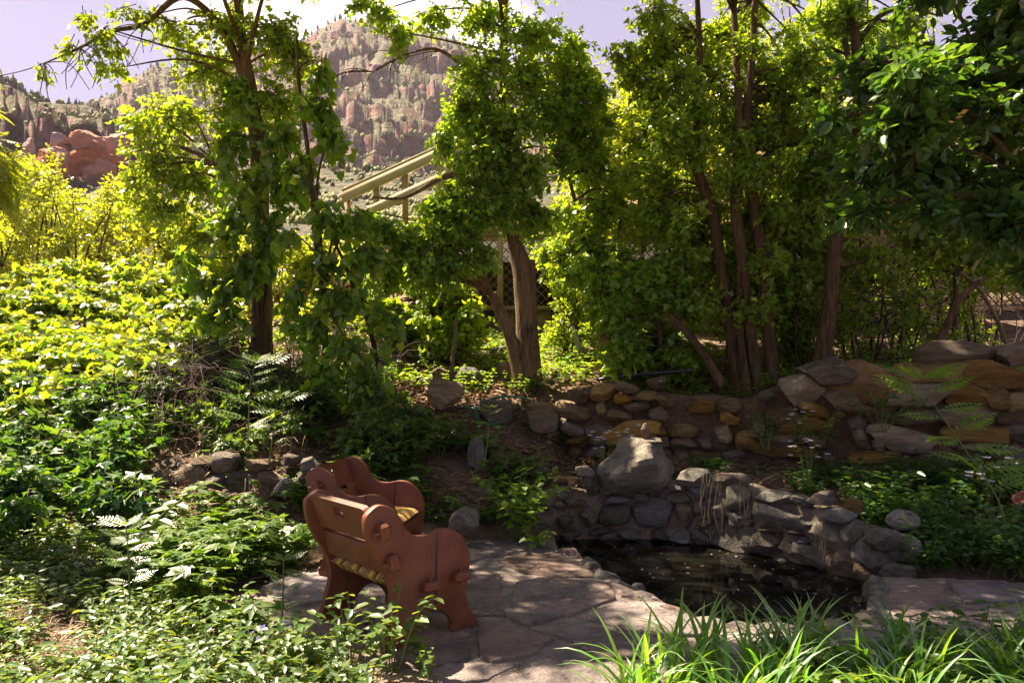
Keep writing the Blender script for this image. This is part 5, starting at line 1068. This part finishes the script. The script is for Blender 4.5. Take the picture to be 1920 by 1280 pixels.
ms = mound_clumps([(-120, 700), (60, 690), (230, 660), (330, 640), (300, 760), (250, 850), (240, 900), (120, 930), (-120, 960)], 80, .28, 15, rp_, lambda b: np.interp(b, [640, 700, 780, 860, 960], [9., 8.2, 7.3, 6.5, 5.8]))
make_tree('ivy_bank', 'bank of ivy and creeper leaves darkened in colour for shade at the left edge', [([np.array([-4.6, 7.2, .6]), np.array([-4.5, 7.1, 1.0]), np.array([-4.4, 7.0, 1.2])], [.03, .02, .01])], ms, M['leaf_dark'], M['twig'], rp_, cat='ivy', limbs_on=False, lpt=7, tp='maple', size=.105, droop=.2, upright=.8, limb_r=.01)  # darker leaf colour stands in for shade on this sunlit bank
# row of shrubs behind the thicket
def shrub(name, label, px, Y, w_, h, n, m, size, tp='diamond', group=None, cat='shrub', dens=26, lpt=9, zb=None, base_r=.03):
    x = (px-960)*Y/F; z0 = float(H(np.array([x]), np.array([Y]))[0]) if zb is None else zb; cl_ = []
    for k in range(n):
        q = ell(1, rp_, .1)[0]; t = rp_.uniform(.12, 1); cl_.append((np.array([x+q[0]*w_*(1.1-.5*t), Y+q[1]*w_*.6, z0+h*t]), (w_*.3, w_*.3, h*.16), dens))
    stems = [([np.array([x+rp_.uniform(-.1, .1), Y, z0-.1]), np.array([x+rp_.uniform(-.4, .4)*w_, Y+rp_.uniform(-.2, .2), z0+h*.5]), np.array([x+rp_.uniform(-.7, .7)*w_, Y+rp_.uniform(-.3, .3), z0+h*.92])], [base_r, base_r*.7, base_r*.25]) for _ in range(5)]
    return make_tree(name, label, stems, cl_, m, M['bark_dark'], rp_, group, cat, dense=.95, lpt=lpt, tp=tp, size=size, droop=.0, upright=.5, trunk_n=6)
for px, Y, w_, h, lab in ((-30, 17, 1.6, 3.4, 'tall yellow green shrub at the far left behind the thicket'), (60, 18, 1.5, 3.6, 'feathery yellow green shrub second from the left edge'), (150, 17, 1.5, 3.1, 'feathery yellow green shrub below the red pillar'), (235, 18, 1.4, 3.0, 'yellow green shrub left of the slender tree crown'), (320, 16, 1.4, 2.4, 'low yellow green shrub behind the slender tree crown'), (430, 15, 1.3, 1.9, 'low sunlit shrub left of the slender trunk'), (560, 14.5, 1.2, 1.6, 'low sunlit shrub between slender trunk and leaning sapling')):
    shrub('hedge_shrub', lab, px, Y, w_, h, 26, M['leaf_gold'], .1, 'diamond', 'hedge row behind the thicket')
# twiggy shrubs above the dry wall
for px, Y, w_, h, lab in ((1500, 9.3, .6, 1.5, 'small leaved shrub left of the curving trunk'), (1630, 9.2, .7, 1.6, 'small leaved shrub right of the curving trunk'), (1700, 8.9, .6, 1.0, 'sun flecked shrub behind the big dark wall stones'), (1740, 9.6, .7, 1.9, 'taller twiggy shrub before the shadowed lattice'), (1840, 9.8, .7, 1.7, 'thin leaved shrub behind the bent pole'), (1590, 10.4, .8, 2.2, 'tall pale shrub behind the curving trunk'), (1370, 10.2, .8, 1.8, 'shrub behind the slim stems'), (1060, 10.6, .6, 1.1, 'low shrub right behind the thick trunk'), (860, 10.4, .6, 1.2, 'low shrub behind the wooden stake')):
    shrub('twiggy_shrub', lab, px, Y, w_, h, 20, M['leaf_tree'] if px < 1600 else M['leaf_maple'], .065, 'ovate', 'small shrubs under the trees', dens=16 if px < 1600 else 9, lpt=8, base_r=.018)  # shrubs at the right get duller, sparser leaves to stand for shade
# low plants, each region one uncountable cover
FG = [(-3.4, 2.7), (-.75, 2.7), (-.62, 3.6), (-.9, 3.95), (-1.15, 4.1), (-1.75, 4.6), (-2.1, 5.2), (-1.8, 5.9), (-2.2, 6.6), (-4.6, 6.6), (-4.8, 4.2)]
carpet('periwinkle', 'low periwinkle with oval glossy leaves covering the left foreground', 'ground cover', FG, 3700, (.06, .22), 'ovate', .056, M['leaf_ground'], 4, .7, mask=(1.5, -.55))
carpet('creeper_cover', 'five fingered creeper leaves spreading behind the chairs on the left', 'ground cover', [(-4.6, 5.3), (-2.2, 5.0), (-1.75, 5.9), (-1.6, 6.55), (-4.8, 6.5)], 1100, (.1, .38), 'palm5', .115, M['leaf_creeper'], 3, .6, mask=(1.1, -.05))
carpet('bank_ivy', 'patches of ivy on the bank below the thick trunk', 'ground cover', [(-2.9, 7.0), (-1.3, 7.0), (-1.0, 7.8), (-1.5, 8.6), (-1.6, 9.4), (-3.2, 8.8)], 1100, (.05, .24), 'maple', .07, M['leaf_creeper'], 3, .8, mask=(1.2, .3))
carpet('bank_creeper_cover', 'creeper and weeds covering the bank between the chairs and the pond', 'ground cover', [(-1.7, 6.85), (-.5, 6.95), (.25, 7.3), (.3, 7.9), (-.4, 8.1), (-1.6, 8.0)], 420, (.08, .3), 'palm5', .1, M['leaf_creeper'], 3, .7, mask=(1.5, -.1))
carpet('upper_ivy', 'ivy and seedlings on the ground among the trunks', 'ground cover', [(-3.5, 9.2), (.6, 9.), (1.6, 8.9), (3.6, 8.4), (6., 7.9), (7., 9.5), (5, 11.5), (-3.5, 12)], 2600, (.06, .22), 'ovate', .07, M['leaf_maple'], 4, .7, mask=(.9, -.1))
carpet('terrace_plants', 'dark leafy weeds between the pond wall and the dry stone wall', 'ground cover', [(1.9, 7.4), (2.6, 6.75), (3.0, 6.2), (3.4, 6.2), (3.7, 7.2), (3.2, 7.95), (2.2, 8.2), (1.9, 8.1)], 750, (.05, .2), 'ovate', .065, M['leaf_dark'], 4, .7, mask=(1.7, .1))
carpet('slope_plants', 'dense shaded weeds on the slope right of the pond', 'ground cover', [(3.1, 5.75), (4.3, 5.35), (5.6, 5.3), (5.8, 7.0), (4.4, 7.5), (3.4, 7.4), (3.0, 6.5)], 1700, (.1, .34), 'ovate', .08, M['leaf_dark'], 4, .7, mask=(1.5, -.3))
carpet('near_weeds', 'broad leaved weeds among the daylilies at the lower right', 'ground cover', [(1.15, 2.6), (3.4, 2.6), (3.6, 4.05), (2.4, 4.15), (1.3, 3.8)], 520, (.12, .32), 'ovate', .075, M['leaf_creeper'], 4, .5)
# dry litter
def litter(name, label, poly, n, size, m, tp, rng=rp_, lift=.015, mask=None, zf=H):
    b = rand_in(poly, n, rng)
    if mask is not None: b = b[fbm(np.c_[b*mask[0], 0*b[:, 0]], 3, 55) > mask[1]]
    n = len(b); p = np.c_[b, zf(b[:, 0], b[:, 1])+lift*rng.uniform(.6, 2.2, n)]; a = rng.uniform(0, 2*pi, n)
    V, f = leaves(p, np.stack([np.cos(a), np.sin(a), rng.uniform(-.15, .3, n)], 1), np.array([0, 0, 1.])+rng.normal(size=(n, 3))*.35, size*rng.uniform(.4, 1.4, n), tp)
    return tag(obj(name, V, f, m), label, 'leaf litter', kind='stuff')
straw = (np.array([(0, -.02, 0), (.5, -.025, .06), (1, 0, 0), (.5, .025, .06), (0, .02, 0)]), np.array([(0, 1, 4), (1, 3, 4), (1, 2, 3)]))
litter('dry_leaves', 'dry brown leaves lying on the bank and under the trees', [(-5, 6.5), (-.5, 7), (.4, 7.6), (1.6, 7.7), (4, 6.6), (6, 6.2), (7, 11), (-5, 11)], 9000, .06, M['leaf_dry'], 'ovate')
litter('dry_straw', 'dry stems and straw strewn over bank and bed', [(-5, 6.2), (-.5, 6.9), (.4, 7.6), (1.6, 7.7), (4, 6.6), (6, 6.2), (7, 10), (-5, 10)], 6000, .2, M['straw'], straw)
litter('bank_litter', 'bright dry leaf litter on the bank around the rocks', [(-2.2, 6.9), (-.5, 7), (.4, 7.6), (1.6, 7.6), (2.2, 7.1), (2.4, 8.2), (.8, 8.6), (.2, 9.4), (-1.4, 9.6)], 6000, .055, M['leaf_dry'], 'ovate')
litter('bed_litter', 'dry straw and leaves between the periwinkle at the lower left', [(-3.4, 2.7), (-.6, 2.7), (-.6, 3.8), (-1.7, 4.6), (-2., 5.6), (-4.6, 5.6)], 6500, .12, M['straw'], straw)
litter('patio_litter', 'fine dry leaf bits scattered over the flagstones', [(-1.6, 3.4), (2.6, 3.0), (1.0, 4.7), (.5, 6.6), (-1.2, 6.7), (-1.9, 5.4)], 800, .022, M['leaf_dry'], 'ovate', zf=lambda a, b: 0*a+.03, lift=.004)
litter('floating_petals', 'pale petals and leaf bits floating on the pond', POND, 80, .024, M['petal'], 'ovate', zf=lambda a, b: 0*a+WATER_Z, lift=.002, mask=(2., .2))
litter('floating_leaves', 'brown leaf bits floating on the pond', POND, 110, .03, M['leaf_dry'], 'ovate', zf=lambda a, b: 0*a+WATER_Z, lift=.002)
# brush pile of dead arching stems at the left
def brush(label, c0, c1, n, L0, L1, m, name='brush_pile', cat='brush', rad=.006):
    e = empty(name, label, cat, T(*c0)); a, b = T(*c0), T(*c1); pth = []
    for k in range(n):
        q = a+(b-a)*rp_.uniform(0, 1)+rp_.normal(size=3)*np.array([.25, .3, .05]); q[2] = float(H(q[:1], q[1:2])[0]); l = rp_.uniform(L0, L1); t = rp_.uniform(0, 2*pi)
        top = q+np.array([math.cos(t)*.5, math.sin(t)*.5, 1.0])*l*.6; en = q+np.array([math.cos(t), math.sin(t)*.8, rp_.uniform(-.1, .9)])*l
        pth.append(catmull([q, top, en], 4))
    V, Q = twigs(np.array(pth), np.broadcast_to(np.linspace(rad, rad*.35, 9), (n, 9)), 4); child('stems', V, Q, m, e, True); return e
BR = brush('tangle of dead brown stems at the foot of the slender tree', (300, 800), (470, 690), 300, .35, 1.0, M['twig'])
brush('thin bare stems tangled below the leaning sapling', (560, 720), (700, 700), 160, .35, 1.0, M['twig'])
brush('bare twigs tangled before the shadowed lattice', (1640, 668), (1860, 640), 150, .5, 1.6, M['twig'], rad=.008)
brush('dry grass stems on the bank beside the chairs', (380, 860), (560, 830), 140, .15, .5, M['straw'], 'dry_grass', 'grass', .003)
# hanging dry strands on the pond wall
for k, (a, b, n, lab) in enumerate(((1050, 1090, 12, 'dry strands hanging at the left end of the pond wall'), (1085, 1120, 14, 'thick bunch of dry strands left of the dark boulder'), (1320, 1365, 16, 'dry strands hanging right of the dark boulder'), (1395, 1425, 14, 'dry strands hanging over the middle of the pond wall'), (1470, 1500, 8, 'sparse dry strands left of the yellow brown stone'), (1520, 1575, 16, 'dry stalks leaning down the right part of the pond wall'), (1625, 1660, 8, 'dry stalks at the right end of the pond wall'))):
    pth = []
    n = n*2//3
    for _ in range(n):
        px = rp_.uniform(a, b); s_ = apx_p(px); p, tg, nv = ats_p(s_); zt = float(ptop(px)); f = p-nv*.1
        l = rp_.uniform(.25, zt+.1); q0 = np.r_[p+nv*.12, zt+.02]; q1 = np.r_[p-nv*.1, zt+.05]; q2 = np.r_[p-nv*.12+tg*rp_.uniform(-.06, .06), zt-l*.5]; q3 = np.r_[p-nv*.1+tg*rp_.uniform(-.12, .12), zt-l]
        pth.append(catmull([q0, q1, q2, q3], 4))
    e = empty('dry_strands', lab, 'dry vine', pth[0][0], 0, 'dry strands on the pond wall'); V, Q = twigs(np.array(pth), np.broadcast_to(np.linspace(.0024, .0013, 13), (n, 13)), 3); child('strands', V, Q, M['twig_dry'], e, True)

# ------------------------------------------------------------------ plants whose leaves can be picked out one by one
LM = {}
def leaf_obj(par, tp, m, pos, dr, up, size, name='leaf'):
    key = (tp, m.name)
    if key not in LM:
        v, f = TP[tp]; LM[key] = mesh('leaf', v, f); LM[key].materials.append(m)
    x = nrm(np.asarray(dr, float)); y = nrm(np.cross(up, x)); z = np.cross(x, y)
    o = bpy.data.objects.new(name, LM[key]); C.objects.link(o); o.parent = par; o.location = pos; o.rotation_euler = Matrix(np.stack([x, y, z], 1).tolist()).to_euler(); o.scale = (size,)*3; return o
def leafy(name, label, base, n, h, spread, tp, size, m, cat='plant', per=7, group=None, start=.25, droop=.2):
    e = empty(name, label, cat, base, 0, group)
    for k in range(n):
        a = rp_.uniform(0, 2*pi); l = rp_.uniform(.6, 1.1)*h; s_ = spread*rp_.uniform(.3, 1); tip = np.array([math.cos(a)*s_, math.sin(a)*s_, l]); pth = catmull([np.array([math.cos(a), math.sin(a), 0])*.03, tip*.55+np.array([0, 0, l*.15]), tip], 5)
        V, Q, Tn = tube(pth, np.linspace(.004, .002, len(pth)), 5); obj('stem', V, [Q, Tn], M['twig_green'], e, True)
        for i in range(per):
            t = start+(1-start)*(i+.5)/per; p = pth[min(len(pth)-1, int(t*len(pth)))]; b = a+rp_.uniform(-1, 1)+(i % 2)*pi*.8
            leaf_obj(e, tp, m, p, (math.cos(b), math.sin(b), rp_.uniform(-.2, .4)-droop), np.array([0, 0, 1])+rp_.normal(size=3)*.25, size*rp_.uniform(.65, 1.2)*(1.1-.4*t))
    return e
leafy('creeper_plant', 'bushy creeper with five fingered leaves behind the far chair', T(760, 888), 16, .55, .55, 'palm5', .15, M['leaf_creeper'], per=6)
leafy('creeper_plant', 'creeper plant with five fingered leaves left of the upright black stone', T(820, 862), 12, .45, .5, 'palm5', .14, M['leaf_creeper'], per=6)
leafy('leafy_bush', 'bright light green bush at the left corner of the pond', np.array([.05, 6.8, 0.02]), 28, .58, .5, 'heart', .1, M['leaf_maple'], per=8)
leafy('leafy_bush', 'small round leaved plant spilling onto the patio by the pond', np.array([.22, 6.5, 0.02]), 8, .16, .2, 'heart', .075, M['leaf_maple'], per=5)
leafy('creeper_plant', 'low creeper plant catching the sun in the left foreground', G(370, 1150), 9, .34, .32, 'palm5', .17, M['leaf_ground'], per=5)
leafy('creeper_plant', 'low creeper plant at the edge of the flagstones left of the near chair', G(455, 1180), 7, .22, .25, 'palm5', .15, M['leaf_creeper'], per=5)
leafy('leafy_weed', 'leafy weed growing in front of the near chair', G(735, 1262), 9, .42, .26, 'ovate', .1, M['leaf_ground'], per=8)
leafy('leafy_weed', 'leafy weed sprouting beside the rear leg of the near chair', G(660, 1240), 8, .34, .24, 'ovate', .09, M['leaf_ground'], per=8)
leafy('leafy_weed', 'low weed with small leaves at the front foot of the near chair', G(800, 1275), 6, .2, .2, 'ovate', .075, M['leaf_ground'], per=6)
leafy('leafy_weed', 'clump of weeds at the bottom edge left of the flagstones', G(560, 1270), 9, .3, .26, 'ovate', .09, M['leaf_ground'], per=7)
leafy('ivy_plant', 'ivy tuft below the rubble wall on the left', T(560, 960), 10, .35, .4, 'palm5', .13, M['leaf_creeper'], per=6)
leafy('ivy_plant', 'ivy tuft with large leaves at the left end of the rubble wall', T(200, 900), 12, .5, .5, 'maple', .15, M['leaf_creeper'], per=6)
leafy('ivy_plant', 'ivy tuft in the shade at the left edge of the picture', T(60, 940), 12, .45, .5, 'maple', .14, M['leaf_creeper'], per=6)
leafy('ivy_plant', 'ivy with yellowing leaves above the left end of the pond wall', T(1065, 850), 12, .22, .34, 'ovate', .085, M['leaf_ground'], per=6)
leafy('ivy_plant', 'small ivy tuft between the ridged rock and the pond wall', T(990, 880), 10, .2, .3, 'ovate', .08, M['leaf_ground'], per=6)
leafy('ivy_plant', 'ivy tuft at the foot of the thick trunk', T(1020, 730), 12, .25, .4, 'maple', .09, M['leaf_creeper'], per=6)
leafy('ivy_plant', 'ivy tuft trailing beside the green hose', T(980, 735), 8, .2, .3, 'maple', .08, M['leaf_creeper'], per=6)
leafy('wall_plant', 'trailing plant over the middle of the dry stone wall', np.array([3.25, 7.85, .75]), 12, .4, .4, 'ovate', .09, M['leaf_creeper'], per=7)
leafy('wall_plant', 'small leafy plant at the foot of the slim stems', np.array([2.75, 8.0, .7]), 10, .4, .3, 'ovate', .09, M['leaf_creeper'], per=7)
leafy('wall_plant', 'leafy plant growing over the dark stones of the dry wall', np.array([3.75, 7.5, .95]), 10, .45, .45, 'ovate', .11, M['leaf_dark'], per=7)
# weeds with white flowers
def flowers(label, base, n, h, sp, m=None, fs=.03):
    e = leafy('flowering_plant', label, base, n, h, sp, 'ovate', .06, M['leaf_ground'], 'flowering plant', per=6)
    for k in range(n*2):
        a = rp_.uniform(0, 2*pi); r = sp*rp_.uniform(.1, .9); c = np.array([math.cos(a)*r, math.sin(a)*r, h*rp_.uniform(.55, 1.1)])
        for i in range(5):
            b = i*2*pi/5; leaf_obj(e, 'ovate', m or M['petal'], c, (math.cos(b), math.sin(b)-.4, .35), (0, -.6, 1), fs, 'petal')
flowers('white flowered weed left of the dark boulder', np.array([1.0, 7.75, .5]), 8, .4, .22)
flowers('white flowered weed beside the triangular stone', np.array([1.25, 7.85, .55]), 6, .42, .18)
flowers('white flowered weed at the foot of the dry stone wall', np.array([2.95, 7.4, .45]), 6, .4, .3)
flowers('white flowered weed hanging in the dry stone wall gap', np.array([3.05, 7.75, .8]), 5, .35, .25)
flowers('white flowered weed at the right edge below the wall', np.array([4.3, 6.6, .3]), 6, .5, .35, None, .04)
flowers('violet flowered weed in the foreground left of the near chair', G(500, 1230), 4, .16, .16, M['petal_violet'], .022)
# feathery seedlings
def feathery(label, pts, Y, nf, size, m, spread=1.):
    base = P(*pts[0], Y); e = empty('feathery_seedling', label, 'seedling', base); pth = catmull([P(*q, Y)-base for q in pts], 6)
    V, Q, Tn = tube(pth, np.linspace(.008, .003, len(pth)), 6); obj('stem', V, [Q, Tn], M['twig_green'], e, True)
    for i in range(nf):
        t = .3+.7*(i+.3)/nf; p = pth[min(len(pth)-1, int(t*len(pth)))]; a = rp_.uniform(-.7, .7)+(pi if i % 2 else 0)
        leaf_obj(e, 'pinnate', m, p, (math.cos(a)*spread, math.sin(a)*.8, rp_.uniform(.0, .5)), (rp_.uniform(-.2, .2), -.5, 1), size*rp_.uniform(.7, 1.15), 'frond')
    for a in np.linspace(0, 2*pi, 6)[:-1]: leaf_obj(e, 'pinnate', m, pth[-1], (math.cos(a), math.sin(a), .5), (0, -.3, 1), size*.7, 'frond')
feathery('tall feathery seedling leaning left in front of the dry stone wall', [(1893, 1010), (1868, 930), (1815, 850), (1760, 770), (1722, 712)], 6.0, 13, .42, M['leaf_maple'])
feathery('feathery seedling at the foot of the slender left tree', [(462, 880), (466, 800), (470, 720), (480, 680)], 7.2, 13, .33, M['leaf_creeper'])
feathery('second feathery seedling beside the one below the slender tree', [(505, 870), (512, 810), (520, 750)], 7.1, 9, .3, M['leaf_creeper'])
feathery('small feathery weed standing in front of the near chair back', [(527, 1205), (530, 1120), (532, 1050)], 4.35, 11, .12, M['leaf_ground'])
feathery('tall thin feathery weed in the left foreground', [(243, 1150), (242, 1060), (236, 985)], 4.6, 12, .17, M['leaf_ground'])
feathery('feathery weed on the bank by the upright black stone', [(908, 870), (916, 810), (918, 765)], 7.6, 6, .14, M['leaf_maple'])
# leafy cane arching over the left foreground
e = empty('leafy_cane', 'green cane with pale drooping leaves arching over the left foreground', 'plant', G(215, 1130)); pts = [P(225, 1075, 4.9), P(285, 985, 4.9), P(335, 940, 4.85), P(385, 905, 4.8)]; b0 = np.array(e.location); pth = catmull([b0]+pts, 6)-b0
V, Q, Tn = tube(pth, np.linspace(.008, .003, len(pth)), 6); obj('stem', V, [Q, Tn], M['twig_green'], e, True)
for i in range(16):
    p = pth[7+int(i*(len(pth)-8)/16)]; a = rp_.uniform(-.5, .5)+(pi if i % 2 else 0); leaf_obj(e, 'ovate', M['leaf_ground'], p, (math.cos(a), math.sin(a)-.3, -.15), (0, -.2, 1), .13*rp_.uniform(.6, 1.1))
# daylilies
BL = []
for k in range(12):
    L_ = 1.; n = 9; r = np.random.default_rng(500+k); cur = r.uniform(.5, 1.25); tw_ = r.uniform(-.5, .5); V = []
    for i in range(n):
        t = i/(n-1); th = pi/2-.15-cur*1.35*t**1.5; V_ = 0
        if i == 0: x = z = 0
        else: x += math.cos(th)/(n-1); z += math.sin(th)/(n-1)
        wd = .021*(min(1, .65+t*2)*(1-t**3)+.02); nx, nz_ = -math.sin(th), math.cos(th); a = tw_*t
        for s in (-1, 0, 1): V.append((x-abs(s)*nx*-.25*wd*0+(abs(s)*wd*.35)*nx, s*wd*math.cos(a), z+(abs(s)*wd*.35)*nz_+s*wd*math.sin(a)*.5))
    ii = np.array([(i*3+j, i*3+j+1, i*3+j+4, i*3+j+3) for i in range(n-1) for j in (0, 1)]); me = mesh('leaf_blade', np.array(V), ii, True); me.materials.append(M['blade']); BL.append(me)
def daylily(label, x, y, n, L0):
    e = empty('daylily', label, 'daylily', (x, y, 0.0), 0, 'daylily clumps at the lower right')
    for k in range(n):
        a = rp_.uniform(0, 2*pi); o = bpy.data.objects.new('leaf_blade', BL[rp_.integers(12)]); C.objects.link(o); o.parent = e
        o.location = (rp_.normal()*.09, rp_.normal()*.09, 0); l = L0*rp_.uniform(.6, 1.15); o.scale = (l, l*1.05, l); o.rotation_euler = (rp_.uniform(-.15, .15), rp_.uniform(-.25, .15), a)
dl = [(.62, 3.35, .6, 'daylily clump at the bottom edge in the middle'), (.95, 3.72, .62, 'daylily clump nearest the pink sunlit flagstone'), (1.22, 3.4, .66, 'daylily clump below the near rim of the pond'), (1.5, 3.85, .55, 'daylily clump touching the near kerb stones of the pond'), (1.75, 3.4, .6, 'daylily clump in the middle of the lower right bed'), (2.05, 3.75, .52, 'daylily clump below the dark pond corner'), (2.35, 3.45, .55, 'daylily clump right of the middle of the lower right bed'),
      (2.65, 3.85, .5, 'daylily clump before the right hand flagstones'), (2.85, 3.5, .6, 'daylily clump at the lower right corner'), (1.0, 3.05, .6, 'daylily clump at the bottom edge below the sunlit flagstone'), (1.6, 3.0, .6, 'daylily clump at the bottom edge below the pond'), (2.2, 3.0, .6, 'daylily clump at the bottom edge near the right corner'), (3.1, 4.1, .6, 'tall daylily clump at the right edge by the flagstones'), (3.75, 6.2, .5, 'small daylily clump on the slope beside the pale granite rock')]
for x, y, l, lab in dl: daylily(lab, x, y, 62, l*.82)

# ivy tufts and pebbles on the rockery
carpet('rockery_ivy', 'small ivy patches between the rocks of the bank', 'ground cover', [(-.9, 7.1), (.3, 7.6), (.9, 7.7), (.8, 8.3), (.2, 9.2), (-1., 9.)], 420, (.04, .16), 'maple', .07, M['leaf_creeper'], 3, .8, mask=(1.6, .1))
pb = rand_in([(-3, 6.8), (-.6, 6.9), (.3, 7.5), (1.2, 7.7), (.6, 9.0), (-1., 9.6), (-3, 8.4)], 520, rp_); V0, F0 = [], []
pv_ = np.array([v.co[:] for v in POOL['cobble'][2].vertices])[:]; pm3 = rock_mesh('pebble', 77, 2, 2.5, 3, .05); pv_ = np.array([v.co[:] for v in pm3.vertices]); pf_ = np.array([p.vertices[:] for p in pm3.polygons])
sz = rp_.uniform(.02, .085, (520, 1))*rp_.uniform(.6, 1.2, (520, 3)); c_ = np.c_[pb, H(pb[:, 0], pb[:, 1])+sz[:, 2]*.25]; a = rp_.uniform(0, 2*pi, 520)
Vp = pv_[None]*sz[:, None]; Vp = np.stack([Vp[..., 0]*np.cos(a)[:, None]-Vp[..., 1]*np.sin(a)[:, None], Vp[..., 0]*np.sin(a)[:, None]+Vp[..., 1]*np.cos(a)[:, None], Vp[..., 2]], -1)+c_[:, None]
tag(obj('pebbles', Vp.reshape(-1, 3), (pf_[None]+(np.arange(520)*len(pv_))[:, None, None]).reshape(-1, 4), M['stone_brown'], smooth=True), 'small stones strewn over the bank', 'pebbles', kind='stuff')
# ------------------------------------------------------------------ thin summer haze over the canyon
def hazemat():
    m, t, n, o = mat('haze'); v = n('ShaderNodeVolumePrincipled', {'Color': (.9, .84, .95, 1), 'Density': .00007, 'Anisotropy': .2}); t.links.new(v.outputs[0], o.inputs['Volume']); return m
V, f = box((400, 770, 360), (3800, 1700, 744)); tag(obj('haze', V, f, hazemat()), kind='stuff')

# leafy layers on the left bank
bc = mound_clumps([(250, 700), (420, 640), (560, 660), (720, 690), (790, 760), (720, 830), (520, 830), (380, 820), (290, 790)], 80, .2, 11, rp_, lambda b: np.interp(b, [640, 700, 780, 860], [8.7, 8.2, 7.7, 7.2]))
make_tree('bank_creeper', 'loose creeper and seedlings covering the bank below the slender tree', [([T(480, 800), T(480, 800)+np.array([.1, 0, .2]), T(480, 800)+np.array([.2, 0, .35])], [.02, .015, .008])], bc, M['leaf_creeper'], M['twig'], rp_, cat='creeper', limbs_on=False, lpt=6, tp='maple', size=.1, droop=.2, upright=.7)
